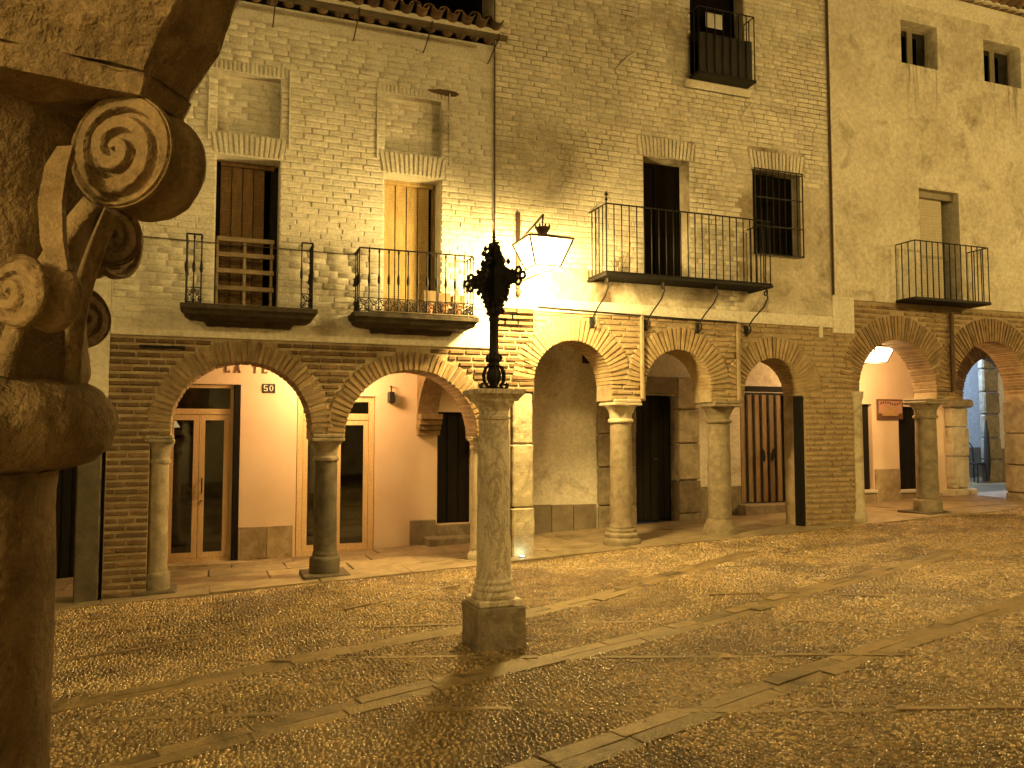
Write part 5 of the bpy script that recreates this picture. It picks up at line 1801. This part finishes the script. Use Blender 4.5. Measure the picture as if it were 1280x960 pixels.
for k in range(70):   # curled leaves standing off the plates
    z = rz_.uniform(2.64, 3.16)
    lim = .11 * (1 - abs(z - zx) / .34) + .03
    w = rz_.choice((-1, 1)) * rz_.uniform(.6, 1.15) * lim * 1.25
    dv = cu if k % 3 else cn
    c = Vector((mx, my, z)) + dv * w + (cn if k % 3 else cu) * rz_.choice((-1, 1)) * .022
    MB().lathe([(.003, -.024), (.017, -.010), (.021, .006), (.003, .030)], tuple(c), 6).build('leaf', M['iron'], ic, smooth=True)
MB().lathe([(.012, 0), (.018, .02), (.008, .03), (.02, .045), (.008, .06), (.014, .075), (.003, .11)], (mx, my, 3.205), 8).build('finial', M['iron'], ic, smooth=True)
pp = MB()
pp.add([(mx + .10, my - .20, .291), (mx + .19, my - .19, .289), (mx + .18, my - .13, .30), (mx + .12, my - .12, .292), (mx + .14, my - .16, .312)],
       [(0, 1, 4), (1, 2, 4), (2, 3, 4), (3, 0, 4), (3, 2, 1, 0)])
o = pp.build('paper_scrap', M['white']); tag(o, 'crumpled scrap of white paper on the plinth edge', 'paper')

# ================================================================== FOREGROUND CARVED COLUMN
CY, SY = math.cos(math.radians(20.6)), math.sin(math.radians(20.6))
def c2w(r, f, z):
    return (r * CY + f * SY, -r * SY + f * CY, z)
fx, fy, _ = c2w(-.757, .994, 0)
fc = thing('carved_column', 'near brown stone column with a carved capital of spiral volutes', 'column', (fx, fy, gz(fx, fy)))
roughen(MB().lathe([(.19, -.1), (.19, .05), (.178, .12), (.178, .9), (.170, 1.55), (.172, 1.60), (.15, 1.60)], (fx, fy, 0), 48).build('shaft', M['carved'], fc, smooth=True, angle=50), 0.02, 0.12, 3)
MB().lathe([(.26, -.15), (.26, .03), (.22, .08), (.18, .12), (.1, .12)], (fx, fy, 0), 40).build('base', M['carved'], fc, smooth=True, angle=40)
roughen(MB().lathe([(.165, 1.598), (.178, 1.605), (.215, 1.612), (.234, 1.630), (.240, 1.655), (.236, 1.678), (.222, 1.700), (.205, 1.712), (.15, 1.715)], (fx, fy, 0), 56).build('astragal', M['carved'], fc, smooth=True, angle=60), 0.02, 0.07, 2)
roughen(MB().lathe([(.200, 1.71), (.205, 1.73), (.200, 1.76), (.196, 1.82), (.205, 1.92), (.225, 2.00), (.235, 2.05), (.15, 2.06)], (fx, fy, 0), 56).build('bell', M['carved'], fc, smooth=True, angle=60), 0.016, 0.06, 2)

def volute(c, axis, up, R, L, turns, name, parent, depth=.010, a0=0.0, waist=.86, nr=72, nt=150):
    """scroll roll: cylinder along axis with spiral carved on both faces, waisted between rims"""
    c = Vector(c); ax = Vector(axis).normalized()
    e1 = Vector(up); e1 = (e1 - ax * e1.dot(ax)).normalized(); e2 = ax.cross(e1)
    V, Fc = [], []
    pitch = R * .93 / turns
    def face(sgn):
        base = len(V)
        for i in range(nr + 1):
            r = R * i / nr
            for k in range(nt):
                th = 2 * PI * k / nt
                ph = (r / pitch - sgn * th / (2 * PI) + a0) % 1.0
                d = abs(ph - .5) * 2             # 0 mid ridge .. 1 groove
                g = 0.0 if d < .52 else min((d - .52) / .22, 1.0)
                g = g * g * (3 - 2 * g)
                if r > R * .90: g *= max(0, (R * .975 - r) / (R * .075))
                if r < R * .10: g *= r / (R * .10)
                off = L / 2 - depth * g + .010 * (1 - (r / R) ** 2) - (.004 if i == nr else 0)
                V.append(c + ax * (-sgn * off) + e1 * (r * math.cos(th)) + e2 * (r * math.sin(th)))
        for i in range(nr):
            for k in range(nt):
                j = (k + 1) % nt
                q = (base + i * nt + k, base + i * nt + j, base + (i + 1) * nt + j, base + (i + 1) * nt + k)
                Fc.append(q if sgn < 0 else q[::-1])
        return base + nr * nt
    f0 = face(1)
    f1 = face(-1)
    prev = f0
    prof = [(.04, 1.03), (.14, 1.04), (.20, .97), (.25, waist), (.45, waist * .95), (.60, waist), (.66, .95), (.70, 1.0), (.88, 1.03), (.96, 1.0)]
    for t, w in prof:
        base = len(V)
        for k in range(nt):
            th = 2 * PI * k / nt
            V.append(c + ax * (-L / 2 + L * t) + e1 * (R * w * math.cos(th)) + e2 * (R * w * math.sin(th)))
        for k in range(nt):
            j = (k + 1) % nt
            Fc.append((prev + j, prev + k, base + k, base + j))
        prev = base
    for k in range(nt):
        j = (k + 1) % nt
        Fc.append((prev + j, prev + k, f1 + k, f1 + j))
    Fc = [f[::-1] for f in Fc]
    mb = MB(); mb.v = [tuple(p) for p in V]; mb.f = Fc
    return roughen(mb.build(name, M['carved'], parent, smooth=True, angle=60), .006, .03)

def ribbon(path, side, w, th, name, parent):
    MB().tube([c2w(*p) for p in path], w, 10, r2=th, ref=side).build(name, M['carved'], parent, smooth=True, angle=60)
# corner volutes; camera-frame coordinates (right, forward, height) for readability
def corner(angle, r, z, R, L, turns, a0=0.0, twist=0.0):
    d = Vector((math.cos(angle), math.sin(angle), 0))
    a = Vector((math.cos(angle + PI / 2 + twist), math.sin(angle + PI / 2 + twist), 0))
    p = Vector((fx, fy, z)) + d * r
    return volute(p, a, (0, 0, 1), R, L, turns, 'volute', fc, depth=.013, a0=a0)
base_ang = math.radians(-33)
for k in range(4):
    corner(base_ang + k * PI / 2, .327, 1.969, .064, .074, 2.35, a0=.35)
# upright stalks climbing to the volutes, flat bands between them
def px(x, y, f):
    return c2w((x - 640) / 1000 * f, f, EYE + (540 - y) / 1000 * f * 1.0)
for k in range(4):
    an = base_ang + k * PI / 2
    for off, wv in ((-.26, .013), (.26, .013)):
        pts, rr = [], []
        for t in np.linspace(0, 1, 12):
            a_ = an + off * (1 - .75 * t)
            r = .203 + .004 * math.sin(PI * t) + .075 * t ** 2.2
            pts.append((fx + r * math.cos(a_), fy + r * math.sin(a_), 1.712 + .205 * t))
            rr.append(wv * (1 - .45 * t))
        MB().tube(pts, rr, 12, r2=.012, ref=(-math.sin(an), math.cos(an), 0)).build('stalk', M['carved'], fc, smooth=True, angle=60)
cr = (CY, -SY, 0)
MB().tube([px(72, 338, .84), px(60, 300, .835), px(56, 250, .835), (px(62, 205, .84)), px(72, 180, .86)], [.012, .017, .018, .017, .012], 4, r2=.006, ref=cr).build('flat_band', M['carved'], fc, smooth=True, angle=60)
def low_scroll(rgt, fwd, z, ax, R, L, turns):
    p = c2w(rgt, fwd, z)
    a = Vector(c2w(ax[0], ax[1], 0)) - Vector(c2w(0, 0, 0))
    return volute(p, a, (0, 0, 1), R, L, turns, 'small_volute', fc, depth=.007, nr=24, nt=64, a0=.2)
low_scroll(-.500, .835, 1.794, (.35, .94), .037, .05, 1.9)
low_scroll(-.576, 1.105, 1.925, (-.80, .60), .046, .05, 2.2)
low_scroll(-.620, 1.120, 1.810, (-.86, .5), .042, .05, 2.0)
low_scroll(-.690, .760, 1.800, (-.25, .97), .037, .05, 1.9)
# abacus and flaring impost block
def block(r0, r1, z0, z1, name, mat, ang=base_ang, cut=.12):
    vs = []
    for r, z in ((r0, z0), (r1, z1)):
        for k in range(4):
            for s_ in (-cut, cut):
                a_ = ang + k * PI / 2 + s_
                vs.append((fx + r * math.cos(a_), fy + r * math.sin(a_), z))
    fs = [tuple(reversed(range(8))), tuple(range(8, 16))]
    for i in range(8):
        j = (i + 1) % 8
        fs.append((i, j, 8 + j, 8 + i))
    return roughen(MB().add(vs, fs).build(name, mat, fc), .03, .09, 5)
block(.362, .368, 2.026, 2.052, 'abacus', M['carved'])
block(.364, .432, 2.054, 2.20, 'impost', M['carved'])
block(.432, .475, 2.202, 2.34, 'impost', M['carved'])
MB().box(fx - .30, fx + .30, fy - .22, fy + .22, 2.342, 3.3).build('springer', M['mortar'], fc)
